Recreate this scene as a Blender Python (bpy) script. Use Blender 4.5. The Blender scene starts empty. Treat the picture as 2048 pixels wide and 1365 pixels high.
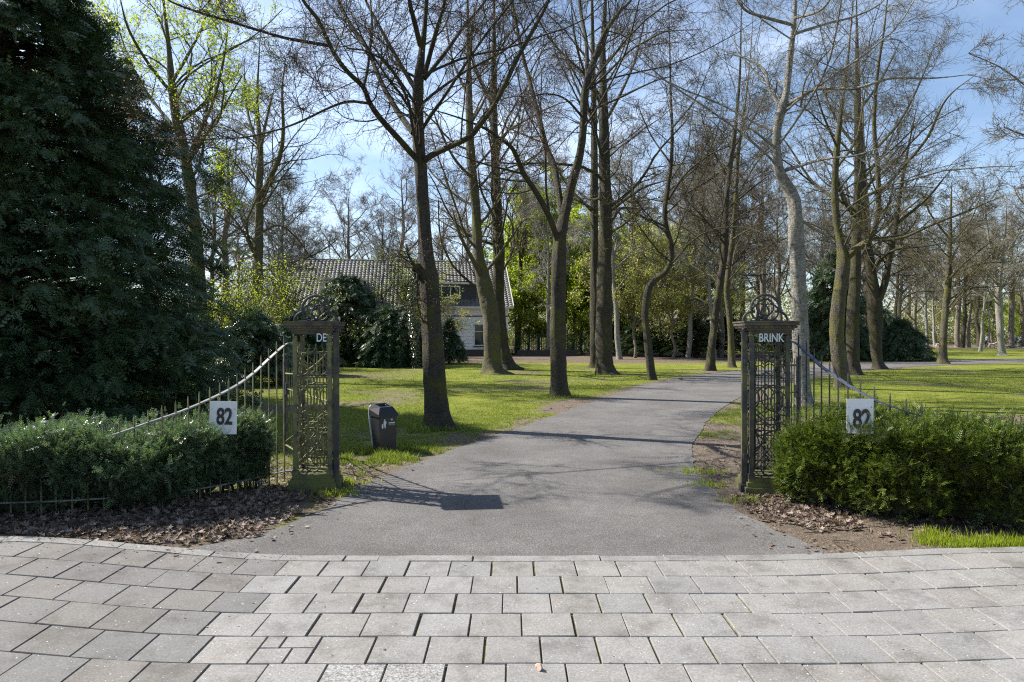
import bpy, math, random
import numpy as np
from mathutils import Vector, Matrix
R = np.random.default_rng(7)
random.seed(7)
sc = bpy.context.scene
sc.cycles.pixel_filter_type='BLACKMAN_HARRIS'; sc.cycles.filter_width=1.15; sc.cycles.use_denoising=False; sc.cycles.sample_clamp_indirect=3
COL = sc.collection
F, H0, CH = 1306.0, 670.0, 1.70
def W(px, py, Y):                      # point at depth Y seen at photo pixel
    return np.array([(px-1024)/F*Y, Y, CH-(py-H0)/F*Y])
def G(px, py):                         # point on the ground
    Y = CH*F/(py-H0); return (px-1024)/F*Y, Y
def nrm(v): return v/np.maximum(np.linalg.norm(v, axis=-1, keepdims=True), 1e-9)
def sstep(a, b, x):
    t = np.clip((x-a)/(b-a), 0, 1); return t*t*(3-2*t)
def gz(x, y):
    x = np.asarray(x, float); y = np.asarray(y, float)
    return (.15*sstep(-1.5, -3.9, x)+.07*sstep(1.6, 4.0, x))*(1-sstep(5.2, 9, y))
def snoise(x, y, s=1.0, seed=0):       # cheap smooth noise, about -1..1
    r = np.random.default_rng(seed); o = 0
    for i in range(7):
        a = r.uniform(0, 6.28); f = s*r.uniform(.6, 2.2); o = o+np.sin((x*np.cos(a)+y*np.sin(a))*f+r.uniform(0, 6.28)+1.3*np.sin((y*np.cos(a)-x*np.sin(a))*f*.7))
    return o/3.2

# ---------------------------------------------------------------- mesh building
LOCAL = [False]
class Geo:
    def __init__(s): s.V=[]; s.Q=[]; s.T=[]; s.qm=[]; s.tm=[]; s.n=0; s.C=[]
    def add(s, V, Q=None, T=None, m=0, c=None):
        V = np.asarray(V, float).reshape(-1, 3)
        if Q is not None and len(Q): Q=np.asarray(Q, int).reshape(-1, 4); s.Q.append(Q+s.n); s.qm.append(np.full(len(Q), m))
        if T is not None and len(T): T=np.asarray(T, int).reshape(-1, 3); s.T.append(T+s.n); s.tm.append(np.full(len(T), m))
        s.V.append(V); s.n += len(V)
        s.C.append(np.ones((len(V), 3)) if c is None else np.broadcast_to(np.asarray(c, float), (len(V), 3)))
        return s
    def box(s, cx, cy, cz, sx, sy, sz, m=0, rz=0, c=None, taper=1.0):
        v = np.array([[x*(1 if z < 0 else taper)*sx/2, y*(1 if z < 0 else taper)*sy/2, z*sz/2] for z in (-1, 1) for y in (-1, 1) for x in (-1, 1)])
        k, d = math.cos(rz), math.sin(rz)
        v = np.c_[v[:, 0]*k-v[:, 1]*d, v[:, 0]*d+v[:, 1]*k, v[:, 2]]+[cx, cy, cz]
        return s.add(v, [[0,2,3,1],[4,5,7,6],[0,1,5,4],[2,6,7,3],[0,4,6,2],[1,3,7,5]], m=m, c=c)
    def tubes(s, P, Rr, S=4, m=0, cap=False):
        P = np.asarray(P, float); Rr = np.asarray(Rr, float)
        if P.ndim == 2: P=P[None]; Rr=Rr[None]
        N, K, _ = P.shape
        T = nrm(np.gradient(P, axis=1)); mT = nrm(P[:, -1]-P[:, 0]); ax = np.argmin(abs(mT), axis=1)
        ref = np.eye(3)[ax][:, None, :]
        U = nrm(np.cross(T, ref)); Wv = np.cross(T, U)
        a = np.arange(S)/S*2*np.pi
        if Rr.ndim == 2: Rr = Rr[:, :, None]
        V = P[:, :, None]+Rr[..., None]*(np.cos(a)[:, None]*U[:, :, None]+np.sin(a)[:, None]*Wv[:, :, None])
        i = np.arange(N)[:, None, None]*K*S; k = np.arange(K-1)[None, :, None]*S; j = np.arange(S)[None, None]; j2 = (j+1) % S
        q = np.stack([i+k+j, i+k+j2, i+k+S+j2, i+k+S+j], -1).reshape(-1, 4)
        s.add(V.reshape(-1, 3), q, m=m)
        if cap:
            for n in range(N):
                for e, kk in ((0, 0), (1, K-1)):
                    ring = V[n, kk]; t = [[0, (z+2) if e else (z+1), (z+1) if e else (z+2)] for z in range(S)]
                    t = [[0, z+1, (z+1) % S+1] if e else [0, (z+1) % S+1, z+1] for z in range(S)]
                    s.add(np.vstack([P[n, kk][None], ring]), T=t, m=m)
        return s
    def inst(s, tv, tt, pos, M, m=0, c=None, quads=False):   # template copied to many frames
        V = np.einsum('nij,vj->nvi', M, tv)+pos[:, None]
        n = len(pos); k = len(tv)
        f = (tt[None]+(np.arange(n)*k)[:, None, None]).reshape(-1, tt.shape[1])
        cc = None if c is None else np.repeat(c, k, axis=0)
        return s.add(V.reshape(-1, 3), Q=f if quads else None, T=None if quads else f, m=m, c=cc)
    def build(s, name, mats, parent=None, smooth=False, col=False):
        V = np.concatenate(s.V); me = bpy.data.meshes.new(name)
        Q = np.concatenate(s.Q) if s.Q else np.zeros((0, 4), int); T = np.concatenate(s.T) if s.T else np.zeros((0, 3), int)
        mi = np.concatenate(s.qm+s.tm) if (s.qm or s.tm) else np.zeros(0)
        me.vertices.add(len(V)); me.vertices.foreach_set('co', V.astype(np.float32).ravel())
        nl = len(Q)*4+len(T)*3; me.loops.add(nl); me.loops.foreach_set('vertex_index', np.r_[Q.ravel(), T.ravel()].astype(np.int32))
        me.polygons.add(len(Q)+len(T)); me.polygons.foreach_set('loop_start', np.r_[np.arange(len(Q))*4, len(Q)*4+np.arange(len(T))*3].astype(np.int32))
        me.polygons.foreach_set('material_index', mi.astype(np.int32))
        me.polygons.foreach_set('use_smooth', np.full(len(Q)+len(T), bool(smooth)))
        if col:
            ca = me.color_attributes.new('col', 'FLOAT_COLOR', 'POINT'); C4 = np.c_[np.concatenate(s.C), np.ones(len(V))]
            ca.data.foreach_set('color', C4.astype(np.float32).ravel())
        for mm in (mats if isinstance(mats, (list, tuple)) else [mats]): me.materials.append(mm)
        me.update(calc_edges=True)
        o = bpy.data.objects.new(name, me); COL.objects.link(o)
        if parent is not None: o.parent = parent; o.matrix_parent_inverse = Matrix() if LOCAL[0] or not any(parent.location) else Matrix.Translation(parent.location).inverted()
        return o
def tag(o, label=None, cat=None, group=None, kind=None):
    if label: o['label']=label
    if cat: o['category']=cat
    if group: o['group']=group
    if kind: o['kind']=kind
    return o
def thing(name, label, cat, loc=(0, 0, 0), group=None):
    o = bpy.data.objects.new(name, None); COL.objects.link(o); o.location = [float(v) for v in loc]; o.empty_display_size=.2
    return tag(o, label, cat, group)
def copy_tree(o, loc, rz, sc_, label, group=None):
    c = o.copy(); COL.objects.link(c); c.location = loc; c.rotation_euler = (0, 0, rz); c.scale = sc_; c['label']=label
    if group: c['group']=group
    for ch in o.children:
        d = ch.copy(); COL.objects.link(d); d.parent = c; d.matrix_parent_inverse = Matrix()
    return c

# ---------------------------------------------------------------- materials
def mat(name): 
    m = bpy.data.materials.new(name); m.use_nodes=True; nt=m.node_tree; b=nt.nodes['Principled BSDF']; return m, nt, b
def N(nt, t, **k):
    n = nt.nodes.new(t)
    for a, v in k.items():
        if a in n.inputs: n.inputs[a].default_value=v
        else: setattr(n, a, v)
    return n
def noise(nt, scale, detail=4, rough=.6, co=None, dist=0):
    n = N(nt, 'ShaderNodeTexNoise', Scale=scale, Detail=detail, Roughness=rough, Distortion=dist)
    if co is None: co = N(nt, 'ShaderNodeTexCoord').outputs['Object']
    nt.links.new(co, n.inputs['Vector']); return n.outputs['Fac']
def ramp(nt, fac, stops):
    r = N(nt, 'ShaderNodeValToRGB'); e = r.color_ramp.elements
    while len(e) < len(stops): e.new(.5)
    for el, (p, c) in zip(e, stops): el.position=p; el.color=(*c, 1) if len(c) == 3 else c
    nt.links.new(fac, r.inputs[0]); return r.outputs[0]
def mix(nt, f, a, b, mode='MIX'):
    n = N(nt, 'ShaderNodeMix', data_type='RGBA', blend_type=mode)
    for i, v in ((0, f), (6, a), (7, b)):
        if isinstance(v, (int, float)): n.inputs[i].default_value=v
        elif isinstance(v, tuple): n.inputs[i].default_value=(*v, 1)
        else: nt.links.new(v, n.inputs[i])
    return n.outputs[2]
def mth(nt, op, a, b=0.0, clamp=False):
    n = N(nt, 'ShaderNodeMath', operation=op, use_clamp=clamp)
    for i, v in ((0, a), (1, b)):
        if isinstance(v, (int, float)): n.inputs[i].default_value=v
        else: nt.links.new(v, n.inputs[i])
    return n.outputs[0]
def bump(nt, b, h, strength=.5, dist=.02):
    n = N(nt, 'ShaderNodeBump', Strength=strength, Distance=dist); nt.links.new(h, n.inputs['Height']); nt.links.new(n.outputs[0], b.inputs['Normal'])
def stretch(nt, s):
    tc = N(nt, 'ShaderNodeTexCoord'); mp = N(nt, 'ShaderNodeMapping'); mp.inputs['Scale'].default_value=s; nt.links.new(tc.outputs['Object'], mp.inputs[0]); return mp.outputs[0]
def bark(name, c1, c2, moss, mossamt):
    m, nt, b = mat(name); b.inputs['Roughness'].default_value=.9
    n1 = noise(nt, 6, 6, .65, stretch(nt, (4, 4, .9))); n2 = noise(nt, 14, 6, .75, stretch(nt, (1, 1, 1.8))); n3 = noise(nt, 2.2, 6, .75); n5 = noise(nt, 7, 5, .7, stretch(nt, (1, 1, 1.4)))
    base = ramp(nt, n1, [(.3, c1), (.7, c2)]); base = mix(nt, .6, base, ramp(nt, n2, [(.38, tuple(x*.35 for x in c1)), (.62, tuple(min(1, x*1.6) for x in c2))]))
    mk = ramp(nt, n3, [(.62-mossamt*.3, (0, 0, 0)), (.78-mossamt*.3, (1, 1, 1))])
    c = mix(nt, mk, base, mix(nt, n2, moss, tuple(x*.45 for x in moss))); c = mix(nt, ramp(nt, n5, [(.60, (0, 0, 0)), (.70, (.6, .6, .6))]), c, tuple(min(1, x*(2.2 if c2[0] < .2 else 1.25)) for x in c2)); nt.links.new(c, b.inputs['Base Color'])
    bump(nt, b, mth(nt, 'ADD', n1, n2), 1.0, .06); return m
MB_dark = bark('bark_dark', (.018, .014, .010), (.062, .05, .036), (.10, .10, .015), .5)
MB_grey = bark('bark_grey', (.14, .13, .11), (.30, .285, .24), (.17, .16, .04), .25)
MB_moss = bark('bark_moss', (.03, .025, .018), (.11, .092, .066), (.15, .145, .025), .6)
MB_far = bark('bark_far', (.07, .058, .044), (.24, .205, .16), (.16, .15, .05), .4)
def leafmat(name, cols, rough=.5, trans=.35, spec=.4, patch=None):
    m, nt, b = mat(name); b.inputs['Roughness'].default_value=rough; b.inputs['Specular IOR Level'].default_value=spec
    g = N(nt, 'ShaderNodeNewGeometry'); k = len(cols)
    c = ramp(nt, g.outputs['Random Per Island'], [(i/max(1, k-1), x) for i, x in enumerate(cols)])
    if patch: c = mix(nt, ramp(nt, noise(nt, patch[0], 3), [(.45, (0, 0, 0)), (.62, (1, 1, 1))]), c, patch[1])
    nt.links.new(c, b.inputs['Base Color'])
    if trans:
        t = N(nt, 'ShaderNodeBsdfTranslucent'); nt.links.new(mix(nt, 1.0, c, (1.25, 1.35, .8), 'MULTIPLY'), t.inputs[0]); ms = N(nt, 'ShaderNodeMixShader'); ms.inputs[0].default_value=trans
        nt.links.new(b.outputs[0], ms.inputs[1]); nt.links.new(t.outputs[0], ms.inputs[2]); nt.links.new(ms.outputs[0], nt.nodes['Material Output'].inputs[0])
    return m
ML_bud = leafmat('buds_russet', [(.13, .06, .04), (.27, .15, .115), (.38, .23, .18), (.20, .085, .045)], .6, .2)
ML_budy = leafmat('buds_golden', [(.14, .09, .03), (.25, .20, .08), (.20, .12, .05)], .6, .25)
ML_fresh = leafmat('leaves_fresh', [(.30, .38, .025), (.42, .44, .04), (.24, .34, .025)], .5, .6)
ML_lime = leafmat('leaves_lime', [(.24, .31, .025), (.34, .38, .04), (.17, .23, .025)], .5, .6)
ML_pale = leafmat('leaves_pale', [(.28, .28, .08), (.38, .36, .13), (.20, .23, .055)], .5, .55)
ML_con = leafmat('needles_dark', [(.022, .055, .024), (.036, .078, .034), (.055, .10, .038), (.12, .165, .06)], .42, .15, .5, (1.1, (.055, .09, .03)))
ML_yew = leafmat('needles_yew', [(.022, .05, .016), (.045, .08, .022), (.075, .11, .022)], .38, .15, .5)
ML_yewL = leafmat('needles_yew_blue', [(.035, .07, .032), (.07, .115, .055), (.13, .18, .10)], .25, .28, .9)
ML_yewR = leafmat('needles_yew_tips', [(.02, .045, .010), (.04, .07, .013), (.08, .12, .016), (.15, .17, .025)], .42, .25, .4)
ML_tipL = leafmat('yew_tips_lit_blue', [(.07, .12, .055), (.13, .19, .09), (.20, .26, .14)], .28, .3, .8)  # paler new growth, colour raised so the outer shoots look sunlit
ML_tipR = leafmat('yew_tips_lit_gold', [(.045, .08, .012), (.095, .14, .018), (.19, .22, .035)], .5, .3, .25)  # new growth tint, brightened to give the hedge front its lit clumps
ML_holly = leafmat('leaves_holly', [(.012, .028, .01), (.03, .055, .018), (.04, .075, .02)], .3, .05, .6)
ML_litter = leafmat('dead_leaves', [(.085, .055, .038), (.15, .10, .07), (.24, .175, .135), (.065, .038, .026), (.31, .26, .215)], .7, .1)
ML_grass = leafmat('grass_blades', [(.10, .155, .018), (.17, .22, .025), (.25, .27, .045), (.13, .19, .02), (.36, .32, .15)], .5, .4)
ML_under = leafmat('undergrowth', [(.10, .13, .035), (.20, .18, .09), (.13, .18, .04), (.24, .20, .12)], .6, .45)
ML_ivy = leafmat('ivy', [(.02, .05, .015), (.05, .09, .03), (.10, .14, .06)], .25, .05, .7)

def metal(name, c1, c2, moss=None, amt=.5, rough=.55):
    m, nt, b = mat(name); n1 = noise(nt, 9, 6, .7); n2 = noise(nt, 70, 4)
    c = mix(nt, ramp(nt, n1, [(.35, (0, 0, 0)), (.65, (1, 1, 1))]), c1, c2)
    if moss: c = mix(nt, mth(nt, 'MULTIPLY', ramp(nt, noise(nt, 5, 5, .7), [(.6-amt*.4, (0, 0, 0)), (.75-amt*.4, (1, 1, 1))]), .85), c, moss)
    nt.links.new(c, b.inputs['Base Color']); b.inputs['Roughness'].default_value=rough; bump(nt, b, n2, .3, .004); return m
M_iron = metal('old_iron', (.02, .02, .021), (.045, .043, .038), (.10, .097, .035), .35)
M_ironL = metal('old_iron_lichen', (.03, .03, .026), (.065, .062, .048), (.16, .155, .055), .55)
M_black = metal('black_iron', (.016, .017, .02), (.04, .04, .045), None)
M_rail = metal('glint_rail', (.15, .15, .145), (.27, .27, .265), (.08, .08, .06), .1, .35)  # pale base colour stands in for the white glint along the rail
M_railR = metal('painted_rail', (.05, .06, .09), (.10, .11, .14), None, .1, .3)
M_base = metal('mossy_iron_base', (.045, .043, .032), (.08, .075, .05), (.13, .135, .035), .55, .9)
M_cap = metal('weathered_cap', (.035, .027, .022), (.08, .066, .055), (.12, .10, .05), .35, .8)
M_galv = metal('galvanised', (.30, .33, .36), (.42, .45, .48), None, 0, .4)
def flat(name, c, rough=.6, n=None):
    m, nt, b = mat(name); b.inputs['Roughness'].default_value=rough
    nn = noise(nt, n or 12, 5, .65); nt.links.new(ramp(nt, nn, [(.3, tuple(x*.86 for x in c)), (.7, tuple(min(1, x*1.06) for x in c))]), b.inputs['Base Color']); return m
M_white = flat('white_paint', (.72, .73, .74)); M_wall = flat('white_render', (.82, .82, .82), .8, 2); M_sign = flat('sign_white', (.70, .70, .69), .5, 7); M_ink = flat('black_ink', (.02, .02, .024), .5)
M_letter = flat('letter_paint', (.62, .66, .68)); M_binb = flat('bin_brown', (.04, .033, .030), .4); M_bind = flat('bin_black', (.018, .018, .022), .4)
M_brick = flat('dark_plinth', (.07, .06, .055), .9, 3); M_clad = flat('dark_cladding', (.03, .033, .035), .6); M_gfence = flat('green_mesh', (.01, .06, .035), .5)
M_trim = flat('cream_trim', (.62, .60, .55)); M_skin = flat('skin', (.45, .28, .2)); M_cloth = flat('clothing_dark', (.03, .04, .07)); M_cloth2 = flat('clothing_pale', (.45, .47, .5)); M_pants = flat('trousers', (.03, .03, .035))
M_hair = flat('hair', (.05, .03, .02)); M_fur = flat('fur', (.62, .5, .38)); M_teal = flat('teal', (.05, .25, .25)); M_orange = flat('orange', (.5, .2, .04)); M_shell = flat('shell_tan', (.65, .48, .36), .6, 60)
m, nt, b = mat('window_glass'); b.inputs['Base Color'].default_value=(.02, .03, .035, 1); b.inputs['Roughness'].default_value=.05; M_glass=m
m, nt, b = mat('roof_tiles'); b.inputs['Roughness'].default_value=.45
nt.links.new(ramp(nt, noise(nt, 3, 6, .7), [(.3, (.09, .087, .08)), (.7, (.20, .195, .18))]), b.inputs['Base Color']); M_roof=m
# paving slab
def slabmat(name, rough_agg=False):
    m, nt, b = mat(name); b.inputs['Roughness'].default_value=.85
    at = N(nt, 'ShaderNodeVertexColor', layer_name='col').outputs[0]
    n1 = noise(nt, 85, 5, .8); n2 = noise(nt, 3.5, 6, .7); n3 = noise(nt, 70, 2)
    s = ramp(nt, n1, [(.32, (.60, .59, .58)), (.5, (.97, .97, .97)), (.68, (1.35, 1.35, 1.33))] if not rough_agg else [(.35, (.25, .25, .25)), (.5, (1, 1, 1)), (.6, (1.7, 1.7, 1.7))])
    c = mix(nt, 1.0, at, s, 'MULTIPLY'); c = mix(nt, 1.0, c, ramp(nt, n2, [(.30, (.58, .56, .53)), (.5, (.97, .965, .955)), (.7, (1.1, 1.1, 1.1))]), 'MULTIPLY')
    c = mix(nt, ramp(nt, n3, [(.70, (0, 0, 0)), (.76, (1, 1, 1))]), c, (.72, .71, .69))
    nt.links.new(c, b.inputs['Base Color']); bump(nt, b, n1, .6 if rough_agg else .35, .004); return m
M_slab = slabmat('concrete_slab'); M_agg = slabmat('washed_aggregate_slab', True)
# asphalt
m, nt, b = mat('asphalt'); b.inputs['Roughness'].default_value=.9
n1 = noise(nt, 88, 4, .8); n2 = noise(nt, .9, 5, .6); n3 = noise(nt, 95, 2, .6); n4 = noise(nt, 5, 5, .7)
c = ramp(nt, n1, [(.34, (.042, .039, .036)), (.5, (.105, .10, .094)), (.66, (.235, .228, .215))])
c = mix(nt, 1.0, c, ramp(nt, n2, [(.3, (.70, .68, .67)), (.7, (1.18, 1.18, 1.18))]), 'MULTIPLY')
c = mix(nt, 1.0, c, ramp(nt, n4, [(.25, (.82, .8, .78)), (.6, (1.04, 1.04, 1.04))]), 'MULTIPLY')
c = mix(nt, ramp(nt, n3, [(.67, (0, 0, 0)), (.72, (.7, .7, .7))]), c, (.42, .41, .395))
nt.links.new(c, b.inputs['Base Color']); bump(nt, b, n1, .8, .008); M_asph=m
# ground
m, nt, b = mat('ground_mix'); b.inputs['Roughness'].default_value=.95; b.inputs['Specular IOR Level'].default_value=.15
at = N(nt, 'ShaderNodeVertexColor', layer_name='col'); sep = N(nt, 'ShaderNodeSeparateColor'); nt.links.new(at.outputs[0], sep.inputs[0])
nA = noise(nt, 1.1, 6, .7); nB = noise(nt, 14, 5, .7); nC = noise(nt, 60, 4, .7); nD = noise(nt, .25, 4, .6)
grass = ramp(nt, nA, [(.30, (.115, .155, .022)), (.5, (.195, .225, .032)), (.7, (.29, .275, .065))])
grass = mix(nt, 1.0, grass, ramp(nt, nC, [(.3, (.45, .5, .4)), (.7, (1.5, 1.45, 1.3))]), 'MULTIPLY')
nE = noise(nt, 3.2, 5, .7); grass = mix(nt, 1.0, grass, ramp(nt, nE, [(.3, (.62, .66, .6)), (.65, (1.15, 1.12, 1.05))]), 'MULTIPLY'); grass = mix(nt, mth(nt, 'MULTIPLY', ramp(nt, nB, [(.58, (0, 0, 0)), (.72, (1, 1, 1))]), .6), grass, (.22, .18, .09))
lit = ramp(nt, nB, [(.25, (.06, .046, .034)), (.5, (.14, .11, .08)), (.75, (.27, .225, .17))]); lit = mix(nt, 1.0, lit, ramp(nt, nC, [(.3, (.5, .5, .5)), (.7, (1.6, 1.55, 1.5))]), 'MULTIPLY')
dirt = ramp(nt, nB, [(.25, (.10, .075, .055)), (.6, (.21, .17, .13)), (.8, (.30, .25, .20))]); dirt = mix(nt, 1.0, dirt, ramp(nt, nC, [(.3, (.65, .65, .65)), (.7, (1.3, 1.3, 1.3))]), 'MULTIPLY')
def thr(v, amp): return mth(nt, 'MULTIPLY', mth(nt, 'ADD', mth(nt, 'SUBTRACT', v, .5), mth(nt, 'MULTIPLY', mth(nt, 'SUBTRACT', nB, .5), amp)), 4.0) 
def cl(v): return mth(nt, 'ADD', v, .5, True)
c = mix(nt, cl(thr(sep.outputs[0], 2.4)), dirt, grass); c = mix(nt, cl(thr(sep.outputs[1], 2.0)), c, lit)
nt.links.new(c, b.inputs['Base Color']); bump(nt, b, mth(nt, 'ADD', nB, nC), .9, .04); M_ground=m

# ---------------------------------------------------------------- setting: ground, asphalt drive, pavement
def smooth_poly(pts, n=60):
    p = np.array(pts, float); p = np.vstack([2*p[0]-p[1], p, 2*p[-1]-p[-2]]); out=[]
    t = np.linspace(0, len(p)-3-1e-6, n)
    for u in t:
        i = int(u)+1; f = u-int(u); a, b_, c_, d = p[i-1], p[i], p[i+1], p[i+2]
        out.append(.5*(2*b_+(c_-a)*f+(2*a-5*b_+4*c_-d)*f*f+(3*b_-a-3*c_+d)*f**3))
    return np.array(out)
LE = smooth_poly([(-2.5, 4.96), (-2.2, 5.35), (-1.85, 6.2), (-1.69, 7.28), (-1.2, 8.7), (-.30, 11.0), (.36, 12.4), (2.3, 17.1), (5.6, 24.0), (9.9, 30.0), (17, 36.5), (28.5, 43.6), (42, 47.6), (60, 50.2), (95, 53)], 240)
RE = smooth_poly([(2.45, 4.96), (2.35, 5.4), (2.15, 6.2), (2.26, 7.66), (2.55, 9.3), (3.4, 11.7), (4.5, 14.3), (5.95, 17.2), (9.0, 22.4), (13, 27.6), (19, 33), (28, 38.4), (42, 42.6), (60, 45.2), (95, 48)], 240)
LE = np.repeat(LE, 1, 0); LE[:, 0] += .035*snoise(LE[:, 0], LE[:, 1], 2.2, 81)+.02*snoise(LE[:, 0], LE[:, 1], 9, 82); RE[:, 0] += .035*snoise(RE[:, 0], RE[:, 1], 2.2, 83)+.02*snoise(RE[:, 0], RE[:, 1], 9, 84)
def inside_drive(x, y, pad=0.0):
    # distance (signed, + inside) to drive edges, evaluated against polylines
    x = np.asarray(x, float).ravel(); y = np.asarray(y, float).ravel(); out = np.zeros(len(x))
    for s0 in range(0, len(x), 20000):
        xx = x[s0:s0+20000, None]; yy = y[s0:s0+20000, None]
        def sd(E, sgn):
            d2 = (E[None, :, 0]-xx)**2+(E[None, :, 1]-yy)**2; j = np.clip(np.argmin(d2, 1), 1, len(E)-2)
            t = E[j+1]-E[j-1]; v = np.c_[xx[:, 0], yy[:, 0]]-E[j]
            return sgn*(t[:, 0]*v[:, 1]-t[:, 1]*v[:, 0])/np.hypot(t[:, 0], t[:, 1])
        out[s0:s0+20000] = np.minimum(sd(LE, -1), sd(RE, 1))
    return out
def axis(parts): 
    o=[]
    for a, b_, st in parts: o += list(np.arange(a, b_, st))
    return np.array(o)
xs = axis([(-600, -100, 50), (-100, -30, 5), (-30, -8, 1), (-8, 8, .14), (8, 30, .8), (30, 110, 3), (110, 601, 50)])
ys = axis([(-60, -4, 6), (-4, 4.4, .5), (4.4, 10, .12), (10, 18, .2), (18, 50, .6), (50, 120, 2), (120, 300, 15), (300, 900, 60)])
X, Yg = np.meshgrid(xs, ys); Z = gz(X, Yg)
ind = inside_drive(X, Yg).reshape(X.shape)
Z = Z+np.where((ind < -.3) & (Yg > 9), .03*snoise(X, Yg, .5, 3)*np.clip((-ind-.3)/3, 0, 1), 0)
Z = np.where(Yg < 4.9, Z+.006, Z)
def masks(x, y, ind):
    x = np.asarray(x); y = np.asarray(y); n = snoise(x, y, 1.2, 5)*.25+snoise(x, y, .3, 9)*.25
    g = np.ones_like(x, float)
    g = np.where(y < 7.2, .22, g)
    g = np.minimum(g, np.where((x < 0) | (y > 14), .28+np.clip(-ind-.15, 0, 5)*(.9 if True else 1), 1))      # worn verge
    g = np.where((x > 0) & (y < 13.5) & (y > 6) & (ind < 0), np.minimum(g, .22+.25*snoise(x, y, 2.5, 2)), g)
    g = np.where((x < -1.9) & (y < 9.4), .38+.3*n, g)
    # litter
    l = sstep(34, 44, y-.0*x)*np.where(x < 24, 1, 0)
    l = np.where(x > 22, sstep(85, 95, y), l)
    l = np.maximum(l, np.where((x < -2) & (y < 6.9), .72, 0)); l = np.maximum(l, np.where((x > 2) & (y < 6.95), .50, 0))
    l = np.maximum(l, .8*np.exp(-(((x+10)/4.6)**2+((y-13)/4.6)**2)**2))
    l = np.maximum(l, .62*np.exp(-(((x+6)/3)**2+((y-27)/3.0)**2)))
    g = np.where((x > 22) & (y > 76) & (y < 90), .1, g)
    g = g-.5*sstep(.0, .7, snoise(x, y*1.6, .55, 19))*(y < 34)
    return np.clip(g+n*.3, 0, 1), np.clip(l+n*.15, 0, 1)
mg, ml = masks(X, Yg, ind)
ml = np.where(Yg < 4.9, .3, ml); mg = np.where(Yg < 4.9, .48, mg)
g = Geo(); nx, ny = len(xs), len(ys); ii = (np.arange(ny-1)[:, None]*nx+np.arange(nx-1)[None]).ravel()
g.add(np.stack([X, Yg, Z], -1).reshape(-1, 3), np.stack([ii, ii+1, ii+nx+1, ii+nx], 1), c=np.stack([mg, ml, 0*mg], -1).reshape(-1, 3))
tag(g.build('ground', M_ground, smooth=True, col=True), kind='structure')
# drive: one sheet
g = Geo(); K = 13; rows=[]
for a, b_ in zip(LE, RE):
    for k in range(K): p = a+(b_-a)*k/(K-1); rows.append([p[0], p[1], gz(p[0], p[1])+.009])
n = len(LE); ii = (np.arange(n-1)[:, None]*K+np.arange(K-1)[None]).ravel()
g.add(rows, np.stack([ii, ii+1, ii+K+1, ii+K], 1)); tag(g.build('driveway', M_asph, smooth=True), kind='structure')
# pavement slabs
g = Geo(); rr = random.Random(3)
def slab(g, x0, x1, y0, y1, c, m=0, h=.02):
    e = .003; t0_, t1_ = rr.uniform(-.0012, .0012), rr.uniform(-.0012, .0012); t = [t0_+t1_, -t0_+t1_, -t0_-t1_, t0_-t1_]; j = rr.uniform(-.002, .002)
    co = [(x0, y0), (x1, y0), (x1, y1), (x0, y1)]; ci = [(x0+e, y0+e), (x1-e, y0+e), (x1-e, y1-e), (x0+e, y1-e)]
    v = [(x, y, float(gz(x, y))-.03) for x, y in co]+[(x, y, float(gz(x, y))+h-.005+j+t[i]) for i, (x, y) in enumerate(co)]+[(x, y, float(gz(x, y))+h+j+t[i]) for i, (x, y) in enumerate(ci)]
    q = [[8, 9, 10, 11]]
    for i in range(4): k = (i+1) % 4; q += [[i, k, 4+k, 4+i], [4+i, 4+k, 8+k, 8+i]]
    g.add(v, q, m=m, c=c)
offs = [-.754, -.875, -.664, -.853, -.755, -.638]
for r_ in range(28):
    y1 = 4.83-r_*.302; y0 = y1-.302; off = offs[r_] if r_ < 6 else -.75+(.15 if r_ % 2 else 0)+rr.uniform(-.03, .03)
    for k in range(-28, 30):
        x0 = off+k*.302+rr.uniform(-.003, .003); x1 = x0+.302; gp = rr.choice([.006, .008, .010, .014]); xm = (x0+x1)/2
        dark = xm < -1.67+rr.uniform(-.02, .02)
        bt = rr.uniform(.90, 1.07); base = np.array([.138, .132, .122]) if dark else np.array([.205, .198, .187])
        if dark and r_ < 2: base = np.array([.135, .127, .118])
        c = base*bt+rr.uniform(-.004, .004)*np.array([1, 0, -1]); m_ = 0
        if r_ == 5 and -.95 < xm < -.3: m_ = 1; c = np.array([.21, .208, .20])
        gp = gp*.55 if dark else gp; a0, a1, b0, b1 = x0+gp*.9, x1-.001, y0+.003+rr.uniform(-.001, .003), y1-.0025
        if r_ == 4 and a0 < -1.33 < a1:
            xm2 = a0+(a1-a0)*.35; ym = b0+(b1-b0)*.55
            slab(g, a0, xm2-.004, ym+.004, b1, c); slab(g, xm2+.004, a1, ym+.006, b1, c*1.03); slab(g, a0, a0+(a1-a0)*.6-.003, b0, ym-.003, c*.96); slab(g, a0+(a1-a0)*.6+.004, a1, b0, ym-.003, c)
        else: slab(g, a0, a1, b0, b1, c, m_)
tag(g.build('pavement', [M_slab, M_agg], col=True), kind='structure')
g = Geo(); x = -9.0
while x < 9:
    L = rr.uniform(.92, 1.0); c = np.array([.205, .20, .188])*rr.uniform(.85, 1.08)
    nseg = 4
    for q in range(nseg): slab(g, x+L*q/nseg, x+L*(q+1)/nseg-(.012 if q == nseg-1 else -.0095), 4.845, 4.965, c, 0, .017)
    x += L
tag(g.build('kerb', [M_slab], col=True), kind='structure')

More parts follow.
